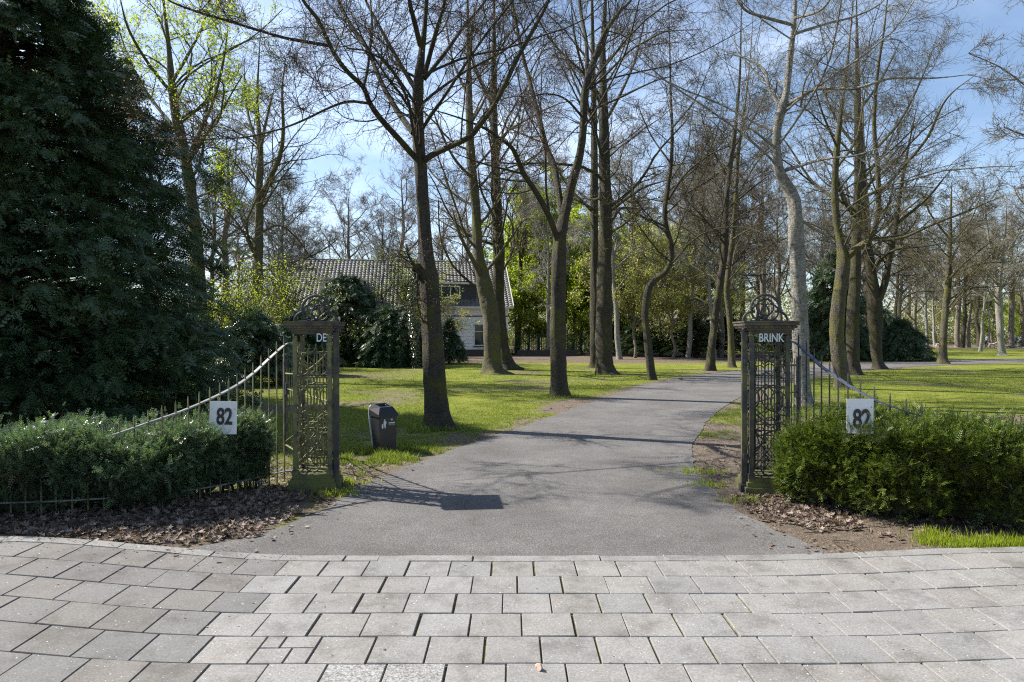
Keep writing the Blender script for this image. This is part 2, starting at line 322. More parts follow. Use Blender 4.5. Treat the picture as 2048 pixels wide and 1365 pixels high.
# ---------------------------------------------------------------- leaf and twig templates
def tri_leaf(w=.5):     # rhombus leaf, two tris bent a little
    return np.array([[0, 0, 0], [.5, w/2, .06], [1, 0, -.05], [.5, -w/2, .06]], float), np.array([[0, 3, 1], [3, 2, 1]])
def spray(nside=6, need=4, side_len=.5, droop=.0, w=.018, nl=.085):
    V=[]; T=[]
    def needle(p, d, L):
        d = np.array(d)/np.linalg.norm(d); pz = np.array([-d[1], d[0], 0.])*w; i = len(V)
        V.extend([p-pz, p+pz, p+d*L+np.array([0, 0, -.01])]); T.append([i, i+1, i+2])
    for s in range(nside):
        t = .08+.86*s/(nside-1)
        for sg in (1, -1):
            a = math.radians(52-20*t)*sg; L = side_len*(1-t)**.7*(.6+.4*math.sin(s*1.7+sg))+.07; d = np.array([math.cos(a), math.sin(a), -.12]); p0 = np.array([t, 0, .02*math.sin(3*t)-droop*t*t])
            for k in range(need):
                u = (k+.4)/need; p = p0+d*L*u
                for s2 in (1, -1):
                    b_ = a+s2*math.radians(48); needle(p, (math.cos(b_), math.sin(b_), -.05), nl*(1.15-.5*u))
            needle(p0+d*L*.1, tuple(d), L*.98)
    i = len(V); V.extend([np.array([0, -.012, 0]), np.array([0, .012, 0]), np.array([1.08, 0, -droop])]); T.append([i, i+1, i+2])
    return np.array(V), np.array(T)
def sprig(n=8, w=.03, L=.24):
    V=[]; T=[]
    for s in range(n):
        t = .05+.95*s/(n-1)
        for sg in (1, -1):
            a = math.radians(62-25*t)*sg; d = np.array([math.cos(a), math.sin(a), .12*math.sin(s*2.1)]); pz = np.array([-d[1], d[0], 0])*w
            i = len(V); p = np.array([t*.85, 0, 0]); V.extend([p-pz*.6, p+d*L*.5+pz, p+d*L*(1-.35*t), p+d*L*.5-pz]); T.append([i, i+3, i+1]); T.append([i+3, i+2, i+1])
    i = len(V); V.extend([np.array([0, -.015, 0]), np.array([0, .015, 0]), np.array([1, 0, 0])]); T.append([i, i+1, i+2])
    return np.array(V), np.array(T)
SPR = spray(6, 3); SPRb = spray(5, 2, .5, 0, .030, .12); SPRc = spray(4, 2, .5, 0, .035, .13); SPG = sprig(5, .045, .30); LEAF = tri_leaf(.55); 
LOBE = (np.array([[0, 0, 0], [.25, .42, .1], [.42, .2, .02], [.62, .5, .16], [.66, .16, .03], [1, 0, .12], [.66, -.16, .03], [.62, -.5, .12], [.42, -.2, .02], [.25, -.42, .14]], float),
        np.array([[0, 2, 1], [0, 8, 2], [0, 9, 8], [2, 4, 3], [2, 6, 4], [2, 8, 6], [8, 7, 6], [4, 6, 5]]))
def frames(d, up, s, roll=0.3):
    d = nrm(d); n = len(d); u = up+R.normal(0, roll, (n, 3)); sd = nrm(np.cross(u, d)); nn = np.cross(d, sd)
    s = np.asarray(s).reshape(-1, 1) if np.ndim(s) else np.full((n, 1), s)
    return np.stack([d*s, sd*s, nn*s], -1)

# ---------------------------------------------------------------- branching
def children(P, Rr, n, t0, t1, ang, lenf, minlen, K, wig, trop, rf, rmin, lenmode='rel', out=None, rend=.35, lt=.65):
    N_, Kp, _ = P.shape; seg = np.linalg.norm(np.diff(P, axis=1), axis=2).sum(1)
    par = np.repeat(np.arange(N_), n); M_ = len(par); t = np.clip((np.tile(np.arange(n), N_)+R.uniform(0, 1, M_))/n, 0, .999)*(t1-t0)+t0
    f = t*(Kp-1); i = np.minimum(f.astype(int), Kp-2); w = (f-i)[:, None]
    p = P[par, i]*(1-w)+P[par, i+1]*w; r = Rr[par, i]*(1-w[:, 0])+Rr[par, i+1]*w[:, 0]
    T = nrm(P[par, i+1]-P[par, i]); a = nrm(np.cross(T, R.normal(0, 1, (M_, 3)))); th = np.radians(R.normal(ang, 10, M_))[:, None]
    d = nrm(T*np.cos(th)+a*np.sin(th))
    L = seg[par]*lenf*(1-lt*t)*R.uniform(.55, 1.2, M_) if lenmode == 'rel' else lenf*R.uniform(.6, 1.25, M_)
    L = np.maximum(L, minlen*R.uniform(.6, 1.2, M_))
    st = (L/(K-1))[:, None]; C = np.zeros((M_, K, 3)); C[:, 0]=p; dd = d
    bend = R.normal(0, wig, (M_, 3))
    for k in range(1, K):
        C[:, k] = C[:, k-1]+dd*st
        bend = .5*bend+R.normal(0, wig, (M_, 3)); dd = nrm(dd+bend+np.array([0, 0, trop]))
    r0 = np.clip(r*rf, rmin, None); rr_ = r0[:, None]*(1-(1-rend)*np.linspace(0, 1, K))[None]
    return C, rr_
def resample(pts, K):
    return smooth_poly(pts, K)
def trunk_geo(g, pts, m=0, S=16, K=None, flare=.5, seed=0, knob=1.0):
    # pts rows: x,y,z,r
    L = np.linalg.norm(np.diff(np.array(pts)[:, :3], axis=0), axis=1).sum(); K = K or max(8, int(L/.14)); K = min(K, 110)
    p = resample(pts, K)
    p[:, 3] *= 1-.65*np.clip((np.linspace(0, 1, K)-.75)/.25, 0, 1)
    P = p[:, :3]; r = np.maximum(p[:, 3], .006)
    a = np.arange(S)/S*2*np.pi; rg = np.random.default_rng(seed); h = np.linspace(0, L, K)[:, None]
    nz = 1+knob*(.05*np.sin(2*a+h*.9+rg.uniform(0, 6))+.04*np.sin(3*a-h*1.7+rg.uniform(0, 6))+.035*np.sin(5*a+h*3.1)+.03*np.sin(h*4.3+rg.uniform(0, 6))+.025*rg.normal(0, 1, (K, S)))
    if flare: nz = nz*(1+flare*np.exp(-np.maximum(P[:, 2:3]+.02, 0)/.14)*(.75+.45*np.sin(4*a+seed)+.2*np.sin(7*a+seed*2)))
    g.tubes(P, (r[:, None]*nz)[None] if True else r, S, m); return P[None], r[None]
def rs(P, Rr, K):
    i = np.linspace(0, P.shape[1]-1, K).round().astype(int); return P[:, i], Rr[:, i]
def grow_crown(g, sources, dens=1.0, tw=.0035, K3=5, leaf=None, leafn=2, leafs=.03, l2=(.50, 1.1), gap=.36, trop=.03, l3=.50, l4=.34, m_leaf=1, l3n=11, l4n=9):
    """sources: list of (P,R,t0) limb polylines -> thick-to-thin branches, returns nothing; leaves put on twigs"""
    all3P=[]; all3R=[]
    for P, Rr, t0 in sources:
        L = np.linalg.norm(np.diff(P, axis=1), axis=2).sum(); n = max(3, int(L*(1-t0)/gap*dens)); P_, R_ = rs(P, Rr, 24)
        lf = l2[0]; C, r = children(P_, R_, n, t0, .98, 52, lf, l2[1], 10, .11, trop, .30, tw*2.2, lt=.5); 
        cap = 5.2; ln = np.linalg.norm(C[:, -1]-C[:, 0], axis=1); s = np.where(ln > cap, cap/ln, 1)[:, None, None]; C = C[:, :1]+(C-C[:, :1])*s
        g.tubes(C, r, 5); all3P.append(C); all3R.append(r)
    C2 = np.concatenate(all3P); r2 = np.concatenate(all3R)
    # extend: also limb tips
    C3, r3 = children(C2, r2, l3n, .12, 1, 46, l3, l4*1.3, 6, .14, trop*.6, .48, tw*1.4); g.tubes(C3, r3, 4 if tw > .004 else 3)
    C4, r4 = children(C3, r3, l4n, .1, 1, 44, .52, l4, K3, .15, .02, .6, tw); g.tubes(C4, r4, 3)
    if leaf:
        tips = np.repeat(C4[:, 1:].reshape(-1, 3), 1, axis=0); n = int(len(C4)*leafn*.5); j = R.integers(0, len(tips), n)
        pos = tips[j]+R.normal(0, .015+.3*leafs, (n, 3)); d = R.normal(0, 1, (n, 3)); g.inst(*LEAF, pos, frames(d, np.array([0, 0, 1.]), leafs*R.uniform(.6, 1.4, n), .6), m=m_leaf)
    return len(C4)
def hero(name, label, Yd, trunk, limbs, bm, leaf, leafn=1.5, leafs=.028, dens=1.0, cat='tree', tw=.0035, t0=.55, group=None, gap=.36, flare=.5, seed=1, top=None, **kw):
    """trunk: px,py,width_px ; limbs: list of (pts[(px,py,dY)], w0, w1)"""
    s = Yd/F
    nT = len(trunk); tp = [[*W(px, py, Yd+(d[0] if d else 0)), w*s/2*(1-.22*min(1, i/nT*1.3))] for i, (px, py, w, *d) in enumerate(trunk)]; b0 = tp[0]; base = (b0[0], Yd, 0)
    tp = [[b0[0], b0[1], -.25, b0[3]*1.05]]+tp
    e = thing(name, label, cat, base, group); g = Geo(); src=[]
    P, r = trunk_geo(g, tp, S=20, flare=flare, seed=seed); src.append((P, r, t0))
    for k, (pts, w0, w1) in enumerate(limbs):
        n = len(pts); q = [[*W(p[0], p[1], Yd+(p[2] if len(p) > 2 else 0)), (w0+(w1-w0)*i/(n-1))*s/2*.84] for i, p in enumerate(pts)]
        P, r = trunk_geo(g, q, S=10, flare=0, seed=seed+k, knob=.8); src.append((P, r, .18))
    g.build('trunk', bm, e, smooth=True)
    c = Geo(); grow_crown(c, src, dens=dens, tw=tw, leaf=leaf, leafn=leafn, leafs=leafs, gap=gap, **kw)
    c.build('crown', [bm, leaf or ML_bud], e, smooth=True); return e

# ---------------------------------------------------------------- the trees along the drive
hero('beech_tree', 'dark knobbly beech with a burl halfway up, on the verge just behind the litter bin', 11.8,
  [(878, 862, 52), (873, 820, 48), (868, 760, 45), (866, 700, 43), (863, 640, 42), (860, 585, 43), (855, 545, 44), (853, 515, 38), (850, 470, 32), (845, 400, 29), (842, 340, 30), (838, 290, 28), (836, 230, 26), (837, 175, 26), (843, 120, 19), (850, 60, 16), (856, -20, 13), (862, -110, 9), (866, -220, 5)],
  [([(832, 318, 0), (805, 287, -.2), (764, 242, -.5), (741, 209, -.7), (727, 176, -.9), (698, 148, -1.1), (670, 111, -1.3), (639, 45, -1.5), (608, 4, -1.7), (560, -80, -2), (520, -150, -2.2)], 15, 5),
   ([(659, 94, -1.3), (600, 84, -1.6), (564, 77, -1.9), (461, 46, -2.3), (385, 23, -2.6), (333, 0, -2.8), (260, -50, -3)], 7, 2.5),
   ([(741, 209, -.7), (700, 205, -1.0), (661, 217, -1.3), (600, 246, -1.7), (540, 266, -2), (461, 279, -2.3), (308, 279, -2.7)], 6.5, 2),
   ([(728, 176, -.9), (737, 135, -.7), (745, 60, -.4), (742, 0, -.2), (740, -80, 0)], 7, 3),
   ([(827, 268, 0), (797, 226, .3), (768, 176, .6), (752, 139, .8), (735, 98, 1.0), (703, 53, 1.3), (682, 12, 1.5), (650, -60, 1.8), (610, -160, 2)], 15, 5),
   ([(829, 176, 0), (797, 123, .3), (776, 86, .5), (752, 41, .7), (731, 0, .9), (700, -80, 1.2)], 11, 5),
   ([(842, 95, 0), (830, 49, -.2), (819, 0, -.4), (808, -90, -.5), (800, -200, -.6)], 14, 5),
   ([(850, 150, 0), (871, 74, -.5), (887, 20, -.8), (905, -60, -1.1), (915, -160, -1.4)], 12, 4),
   ([(850, 160, 0), (895, 103, .4), (928, 57, .8), (969, 8, 1.1), (1010, -60, 1.4), (1050, -150, 1.7)], 10, 4),
   ([(848, 322, 0), (871, 308, -.2), (908, 291, -.5), (940, 275, -.7), (961, 250, -.9), (986, 217, -1.1), (1010, 172, -1.3), (1031, 127, -1.5), (1051, 90, -1.6), (1072, 53, -1.8), (1096, 8, -2), (1130, -70, -2.2), (1150, -150, -2.4)], 15, 5),
   ([(840, 545, 0), (832, 535, -.12), (829, 541, -.16)], 34, 16)],
  MB_dark, ML_bud, 4.5, .024, dens=1.05, seed=3)
hero('beech_tree', 'dark beech splitting into three limbs, on the lawn edge left of the drive bend', 17.8,
  [(1120, 800, 36), (1118, 760, 34), (1117, 700, 33), (1116, 640, 31), (1116, 560, 29), (1118, 510, 30), (1121, 470, 27), (1127, 440, 24), (1141, 377, 22), (1158, 316, 19), (1166, 254, 18), (1168, 197, 17), (1174, 164, 17), (1191, 115, 14), (1211, 66, 12), (1240, 25, 10), (1264, 0, 8), (1300, -70, 5), (1320, -150, 3)],
  [([(1117, 485, 0), (1096, 431, -.4), (1072, 386, -.8), (1047, 349, -1.1), (1035, 320, -1.3), (1022, 295, -1.5), (994, 275, -1.8), (969, 258, -2.1), (908, 234, -2.6), (840, 215, -3)], 15, 4),
   ([(1047, 349, -1.1), (986, 334, -1.5), (953, 324, -1.8), (904, 306, -2.2)], 5.5, 2.5),
   ([(1124, 430, 0), (1109, 340, .6), (1092, 295, .9), (1076, 230, 1.3), (1059, 164, 1.7), (1047, 119, 1.9), (1030, 40, 2.3), (1015, -60, 2.7), (1005, -150, 3)], 17, 5),
   ([(1174, 164, 0), (1172, 90, .4), (1160, 20, .8), (1155, -60, 1), (1150, -150, 1.2)], 11, 4),
   ([(1176, 225, 0), (1240, 197, -.5), (1310, 164, -1.0), (1370, 150, -1.4)], 6, 2),
   ([(1180, 180, 0), (1207, 156, -.3), (1256, 107, -.8), (1297, 82, -1.2), (1334, 66, -1.6), (1400, 62, -2.1)], 6, 2),
   ([(1098, 430, -.4), (1092, 380, -.6), (1090, 300, -.9), (1078, 240, -1.1)], 7, 3),
   ([(1168, 240, 0), (1130, 200, -.7), (1090, 190, -1.2), (1050, 200, -1.7)], 6, 2)],
  MB_dark, ML_bud, 4.5, .027, dens=1.0, seed=5)
hero('beech_tree', 'stout dark trunk standing straight at the right front of a close pair, mid lawn', 27.8,
  [(1213, 755, 44), (1209, 725, 36), (1208, 640, 33), (1209, 580, 32), (1210, 480, 30), (1211, 400, 28), (1208, 300, 24), (1206, 200, 19), (1205, 100, 15), (1210, 0, 11), (1214, -90, 7), (1216, -180, 4)],
  [([(1212, 430, 0), (1250, 400, -1), (1290, 375, -2), (1340, 360, -3)], 9, 3), ([(1208, 395, 0), (1180, 400, 1), (1150, 380, 2), (1120, 370, 3)], 8, 3), ([(1207, 250, 0), (1240, 190, 1), (1270, 120, 2), (1290, 30, 3)], 9, 3),
   ([(1206, 220, 0), (1170, 150, -1), (1150, 80, -2), (1140, 0, -2.5)], 8, 3), ([(1215, 470, 0), (1260, 440, -1.3), (1300, 400, -2.4)], 7, 2.5)],
  MB_dark, ML_bud, 2.2, .04, dens=.55, tw=.0046, seed=6, gap=.5, t0=.4)
hero('beech_tree', 'slim trunk half hidden at the back left of the close pair, mid lawn', 33.5,
  [(1192, 738, 24), (1190, 640, 20), (1189, 500, 18), (1188, 400, 17), (1188, 300, 15), (1187, 200, 13), (1184, 50, 9), (1182, -60, 6), (1182, -140, 3)],
  [([(1188, 420, 0), (1150, 400, -2), (1110, 395, -4)], 7, 2.5), ([(1187, 250, 0), (1150, 170, 1), (1120, 90, 2)], 7, 2.5), ([(1187, 200, 0), (1230, 140, 1), (1260, 60, 2)], 6, 2.5)],
  MB_dark, ML_bud, 2.0, .045, dens=.5, tw=.0052, seed=7, gap=.55, t0=.4)
hero('beech_tree', 'broad pale trunk with mossy roots in front of the white house wall', 28.5,
  [(987, 752, 46), (985, 720, 38), (983, 650, 35), (976, 602, 34), (966, 560, 32), (956, 504, 24), (953, 431, 22), (945, 349, 21), (940, 267, 18), (938, 150, 14), (936, 40, 10), (935, -60, 7), (934, -150, 4)],
  [([(966, 560, 0), (940, 510, -1), (920, 470, -1.8), (905, 420, -2.5)], 12, 4), ([(947, 360, 0), (910, 320, -1), (880, 260, -2), (860, 200, -2.5)], 8, 3), ([(941, 250, 0), (975, 190, 1), (1000, 110, 2)], 8, 3), ([(939, 200, 0), (905, 120, 1), (890, 30, 2)], 7, 3)],
  MB_moss, ML_bud, 3.0, .045, dens=.6, tw=.0046, seed=8, gap=.5, t0=.35, flare=.6)
hero('beech_tree', 'dark straight trunk touching the pale one, in front of the house corner', 31.5,
  [(1013, 742, 40), (1005, 700, 29), (1001, 650, 26), (997, 578, 24), (997, 480, 24), (992, 369, 22), (988, 246, 18), (988, 123, 14), (988, 0, 9), (988, -100, 5)],
  [([(996, 470, 0), (985, 430, -.6), (962, 380, -1.5), (955, 320, -2.2)], 9, 3), ([(990, 300, 0), (1030, 240, 1), (1060, 160, 2)], 8, 3), ([(988, 220, 0), (950, 140, -1), (930, 60, -2)], 7, 3)],
  MB_dark, ML_bud, 3.0, .045, dens=.55, tw=.0052, seed=9, gap=.52, t0=.35, flare=.6)
hero('beech_tree', 'thin crooked tree with an S bend in its trunk, left edge of the drive', 24.7,
  [(1304, 762, 18), (1299, 720, 16), (1293, 660, 14), (1290, 620, 14), (1296, 580, 15), (1310, 560, 14), (1330, 545, 13), (1342, 520, 13), (1341, 490, 12), (1331, 450, 11), (1329, 420, 11), (1336, 370, 10), (1342, 320, 9), (1343, 250, 8), (1340, 180, 7), (1338, 90, 5), (1335, 0, 4), (1332, -60, 2)],
  [([(1333, 455, 0), (1300, 440, -1), (1262, 425, -1.8)], 6, 2), ([(1336, 400, 0), (1370, 350, -1), (1420, 310, -2), (1470, 290, -2.5)], 6, 2), ([(1342, 330, 0), (1300, 270, 1), (1270, 200, 1.6)], 5, 2), ([(1342, 260, 0), (1390, 200, 1), (1420, 130, 1.6)], 5, 2)],
  MB_dark, ML_budy, 2.0, .04, dens=.8, tw=.005, seed=10, gap=.42, t0=.4, flare=.35)
hero('beech_tree', 'leaning slender tree on the grass tip where the drive passes behind the gate pillar', 30.8,
  [(1420, 744, 20), (1423, 700, 16), (1430, 640, 15), (1438, 580, 15), (1447, 520, 14), (1450, 480, 13), (1452, 400, 12), (1460, 330, 11), (1470, 250, 9), (1478, 150, 7), (1480, 50, 5), (1482, -50, 3)],
  [([(1450, 490, 0), (1410, 440, -1.5), (1370, 400, -3)], 6, 2), ([(1452, 420, 0), (1500, 380, -1), (1540, 350, -2)], 6, 2), ([(1456, 360, 0), (1420, 290, 1), (1395, 210, 2)], 6, 2), ([(1464, 300, 0), (1510, 230, 1), (1540, 160, 2)], 6, 2)],
  MB_dark, ML_bud, 2.4, .045, dens=.75, tw=.0052, seed=11, gap=.45, t0=.35)
hero('beech_tree', 'mossy slender tree rising right behind the left post of the name pillar reading brink', 34,
  [(1464, 738, 16), (1462, 680, 13), (1458, 620, 13), (1454, 590, 12), (1456, 540, 12), (1464, 480, 12), (1470, 400, 10), (1476, 300, 8), (1490, 200, 6), (1500, 100, 4), (1505, 0, 2)],
  [([(1464, 480, 0), (1500, 460, -1.5), (1540, 470, -3)], 5, 2), ([(1470, 400, 0), (1510, 330, 1), (1550, 280, 2)], 5, 2), ([(1472, 380, 0), (1440, 320, 1), (1415, 270, 2)], 5, 2)],
  MB_moss, ML_bud, 2.4, .05, dens=.75, tw=.0052, seed=12, gap=.48, t0=.35)
hero('beech_tree', 'tall smooth pale grey beech with a kinked trunk behind the right gate pillar', 15.3,
  [(1608, 818, 36.5), (1605, 760, 32.2), (1602, 700, 32.2), (1599, 620, 30.4), (1595, 540, 29.6), (1591, 480, 29.6), (1590, 440, 28.7), (1586, 400, 27.0), (1572, 370, 24.4), (1558, 345, 22.6), (1551, 310, 20.9), (1553, 260, 19.1), (1560, 225, 21.8), (1570, 190, 17.4), (1575, 150, 15.7), (1581, 90, 15.7), (1586, 40, 14.8), (1588, -20, 12.2), (1590, -100, 8.7), (1590, -200, 5.2)],
  [([(1568, 215, 0), (1600, 196, -.3), (1635, 179, -.6), (1707, 179, -1.2), (1779, 159, -1.8), (1861, 159, -2.4), (1950, 150, -3)], 10, 3),
   ([(1560, 215, 0), (1538, 185, .4), (1527, 144, .7), (1497, 123, 1.0), (1430, 100, 1.5)], 9, 3), ([(1570, 342, 0), (1615, 328, -.5), (1656, 318, -.9), (1710, 312, -1.4), (1780, 290, -1.9)], 8, 2.5),
   ([(1578, 52, 0), (1527, 38, -.5), (1492, 26, -.9), (1471, 0, -1.1), (1440, -60, -1.5)], 8, 3), ([(1586, 72, 0), (1599, 67, .1), (1656, 49, .7), (1707, 36, 1.1), (1758, 10, 1.6), (1800, -40, 2)], 8, 3),
   ([(1600, 441, 0), (1635, 462, .7), (1666, 480, 1.3)], 7, 5), ([(1585, 40, 0), (1635, 26, -.6), (1665, -10, -1), (1700, -80, -1.4)], 7, 3), ([(1553, 300, 0), (1500, 260, -.6), (1450, 240, -1.2), (1400, 235, -1.6)], 6, 2),
   ([(1600, 215, -.2), (1610, 160, -.6), (1650, 110, -1), (1700, 60, -1.3)], 5, 2)],
  MB_grey, ML_budy, 2.2, .024, dens=.75, seed=13, t0=.5)
hero('beech_tree', 'mossy leaning tree forking low into two stems, nearest on the right lawn', 20.2,
  [(1688, 784, 34), (1682, 745, 30), (1676, 700, 28), (1674, 650, 27), (1677, 600, 27), (1684, 550, 27), (1686, 520, 28), (1681, 490, 19), (1672, 440, 17), (1668, 380, 16), (1672, 300, 14), (1680, 220, 11), (1692, 130, 8), (1700, 40, 6), (1705, -40, 3)],
  [([(1690, 520, 0), (1712, 498, -.3), (1735, 482, -.6), (1749, 455, -.8), (1756, 400, -1), (1752, 320, -1.2), (1746, 250, -1.3), (1752, 150, -1.5), (1765, 60, -1.7), (1775, -40, -1.9)], 16, 5),
   ([(1740, 478, -.6), (1799, 477, -1.2), (1861, 451, -1.9), (1938, 421, -2.6), (2010, 390, -3.2)], 8, 2.5), ([(1668, 400, 0), (1620, 360, .8), (1580, 300, 1.4), (1550, 260, 1.8)], 7, 2.5),
   ([(1756, 390, -1), (1800, 340, -1.5), (1850, 280, -2.1), (1890, 200, -2.6), (1950, 150, -3)], 8, 2.5), ([(1750, 300, -1.2), (1800, 240, -.7), (1840, 160, -.2), (1870, 80, .2)], 7, 2.5),
   ([(1670, 340, 0), (1710, 280, .8), (1725, 200, 1.4), (1740, 120, 1.8)], 7, 2.5), ([(1684, 500, 0), (1710, 450, -.8), (1738, 436, -1.2), (1790, 380, -1.8)], 5, 2), ([(1674, 300, 0), (1640, 220, -.8), (1620, 140, -1.4)], 6, 2)],
  MB_moss, ML_budy, 2.2, .03, dens=.8, tw=.004, seed=14, t0=.55)
hero('oak_tree', 'dark straight trunk between the forked mossy tree and the twin stemmed oak', 27.7,
  [(1708, 755, 30), (1706, 720, 25), (1706, 640, 24), (1710, 540, 22), (1713, 450, 20), (1715, 360, 18), (1713, 260, 14), (1711, 160, 11), (1710, 50, 8), (1710, -40, 4)],
  [([(1714, 400, 0), (1760, 340, -1), (1800, 290, -2)], 8, 3), ([(1713, 300, 0), (1670, 240, 1), (1640, 170, 2)], 8, 3), ([(1712, 230, 0), (1760, 160, 1), (1800, 80, 2)], 7, 3)],
  MB_dark, ML_budy, 2, .04, dens=.7, tw=.0046, seed=15, gap=.45, t0=.4)
hero('oak_tree', 'oak with two stems parting at head height, beside the low dark yew', 32.6,
  [(1758, 742, 22), (1753, 700, 22), (1750, 640, 28), (1748, 600, 28), (1742, 550, 22), (1734, 490, 18), (1727, 430, 15), (1722, 330, 12), (1718, 230, 9), (1715, 130, 6), (1712, 40, 3)],
  [([(1752, 615, 0), (1768, 570, -.3), (1778, 520, -.6), (1788, 470, -1), (1797, 400, -1.4), (1810, 320, -1.8), (1830, 220, -2.2)], 17, 5), ([(1732, 480, 0), (1700, 420, 1), (1690, 350, 2)], 8, 3), ([(1790, 450, -1), (1850, 400, -2), (1900, 340, -3)], 8, 3), ([(1724, 360, 0), (1770, 300, 1), (1800, 220, 2)], 7, 3)],
  MB_dark, ML_budy, 2, .045, dens=.7, tw=.0052, seed=16, gap=.48, t0=.4)
hero('oak_tree', 'massive rough trunk right behind the twin stemmed oak, beyond the path', 47,
  [(1747, 716, 40), (1744, 690, 34), (1742, 640, 32), (1740, 580, 30), (1733, 500, 24), (1728, 400, 17), (1725, 300, 12), (1722, 180, 6)],
  [([(1738, 560, 0), (1780, 480, 2), (1820, 400, 4)], 14, 4), ([(1731, 470, 0), (1690, 400, -2), (1660, 330, -3)], 12, 4), ([(1738, 520, 0), (1790, 440, -2), (1850, 390, -4)], 10, 3)],
  MB_far, ML_budy, 2, .06, dens=.5, tw=.006, seed=17, gap=.7, t0=.4)
hero('lime_tree', 'slender mossy tree standing alone on the right lawn before the cross path', 38,
  [(1885, 730, 20), (1886, 700, 15), (1889, 640, 14), (1893, 600, 14), (1896, 560, 13), (1898, 500, 10), (1900, 420, 8), (1902, 360, 4)],
  [([(1896, 560, 0), (1925, 530, -1), (1960, 500, -2), (2000, 470, -3)], 6, 2), ([(1895, 555, 0), (1870, 520, 1), (1840, 500, 2), (1800, 470, 3)], 6, 2), ([(1899, 490, 0), (1940, 440, 1), (1960, 390, 2)], 5, 2), ([(1899, 480, 0), (1860, 430, -1), (1840, 380, -2)], 5, 2)],
  MB_moss, ML_budy, 2.5, .05, dens=1.1, tw=.0065, seed=18, gap=.42, t0=.35)
hero('lime_tree', 'grey tree forking like a Y on the lawn beyond the cross path, far right', 54,
  [(2004, 713, 15), (2002, 690, 13), (1999, 640, 13), (1997, 600, 13), (1993, 560, 10), (1985, 520, 8), (1975, 470, 6), (1968, 410, 4), (1964, 350, 2)],
  [([(1997, 590, 0), (2002, 540, -1), (2008, 480, -2), (2012, 400, -3)], 8, 3), ([(1994, 570, 0), (1960, 530, -2), (1935, 500, -4)], 5, 2), ([(2003, 520, -1), (2035, 470, -2), (2060, 420, -3)], 5, 2)],
  MB_grey, ML_budy, 2.5, .06, dens=1.2, tw=.006, seed=19, gap=.45, t0=.4)
hero('maple_tree', 'ivy green trunk with bare crown standing between the big conifer and the house roof', 40,
  [(512, 735, 26), (512, 690, 24), (513, 620, 22), (515, 560, 22), (518, 500, 20), (519, 440, 19), (519, 380, 16), (522, 320, 14), (520, 270, 12), (516, 200, 9), (520, 120, 6), (525, 40, 3)],
  [([(519, 400, 0), (545, 350, -1), (562, 310, -2), (568, 260, -3), (566, 190, -3.5), (572, 120, -4)], 13, 4), ([(520, 380, 0), (560, 362, -1), (610, 355, -2)], 6, 2), ([(520, 300, 0), (500, 240, 1), (492, 180, 2), (490, 110, 3)], 8, 3), ([(522, 300, 0), (535, 240, -1), (552, 170, -2)], 8, 3), ([(519, 430, 0), (470, 400, 1), (440, 380, 2)], 6, 2)],
  MB_moss, ML_budy, .6, .05, dens=.9, tw=.006, seed=20, gap=.5, t0=.35)
hero('maple_tree', 'leaning trunk breaking into yellow green leaf behind the top of the dark conifer', 25,
  [(400, 740, 32), (398, 600, 28), (392, 480, 26), (385, 400, 25), (376, 340, 24), (365, 280, 22), (352, 220, 20), (345, 160, 17), (340, 90, 13), (330, 0, 9), (325, -80, 5)],
  [([(372, 330, 0), (400, 270, -1), (430, 200, -1.8), (450, 120, -2.5), (460, 40, -3)], 10, 3), ([(362, 270, 0), (320, 220, 1), (280, 160, 2), (250, 90, 3), (230, 10, 4)], 11, 3), ([(345, 170, 0), (380, 110, 1), (410, 50, 2), (430, -30, 3)], 9, 3),
   ([(347, 190, 0), (300, 130, -1), (260, 60, -2), (240, -20, -3)], 9, 3), ([(385, 400, 0), (430, 380, -1), (470, 350, -2)], 6, 2), ([(360, 250, 0), (400, 220, 1), (440, 190, 2), (490, 180, 3)], 6, 2)],
  MB_moss, ML_fresh, 5, .085, dens=.7, tw=.005, seed=21, gap=.42, t0=.4)

# ---------------------------------------------------------------- generic trees, built once and copied
def generic(name, label, cat, h, r0, bm, leaf, leafn, leafs, seed, spread=.36, nl=11, tw=.009, lean=.02, t_first=.3, group=None, wave=.25, l3n=9, l4n=7, up=.9, dens=1, gap=.7, flare=.4, multi=1):
    global R
    R = np.random.default_rng(seed); e = thing(name, label, cat, (0, 0, 0), group); g = Geo(); src=[]
    for mstem in range(multi):
        K = 9; a0 = R.uniform(0, 6.28); dx, dy = (0, 0) if multi == 1 else (.25*math.cos(a0), .25*math.sin(a0)); ln = lean if multi == 1 else .25
        tp=[]
        for k in range(K):
            t = k/(K-1); tp.append([dx+ln*h*t*math.cos(a0)+R.normal(0, wave*.35)*(t > 0), dy+ln*h*t*math.sin(a0)+R.normal(0, wave*.35)*(t > 0), -.2+h*t, r0*(1-t)**.8+.012])
        P, r = trunk_geo(g, tp, S=10, K=36, flare=flare if multi == 1 else 0, seed=seed); src.append((P, r, t_first+.1))
        Pn, Rn = rs(P, r, 24); C, rr_ = children(Pn, Rn, nl, t_first, .92, 48, spread, h*.14, 12, .09, .05*up, .55, .025, rend=.25, lt=.25)
        g.tubes(C, rr_, 6)
        for q in range(len(C)): src.append((C[q:q+1], rr_[q:q+1], .15))
    g.build('trunk', bm, e, smooth=True); c = Geo(); grow_crown(c, src, dens=dens, tw=tw, leaf=leaf, leafn=leafn, leafs=leafs, gap=gap, l3n=l3n, l4n=l4n, l2=(.40, .9), l4=.5)
    c.build('crown', [bm, leaf or ML_bud], e, smooth=True); return e
GB = 'bare trees of the wood behind the house and lawn'
protoA = generic('bare_tree', 'tall bare tree straight behind the middle of the house roof', 'tree', 19, .34, MB_far, ML_bud, .9, .065, 31, group=GB)
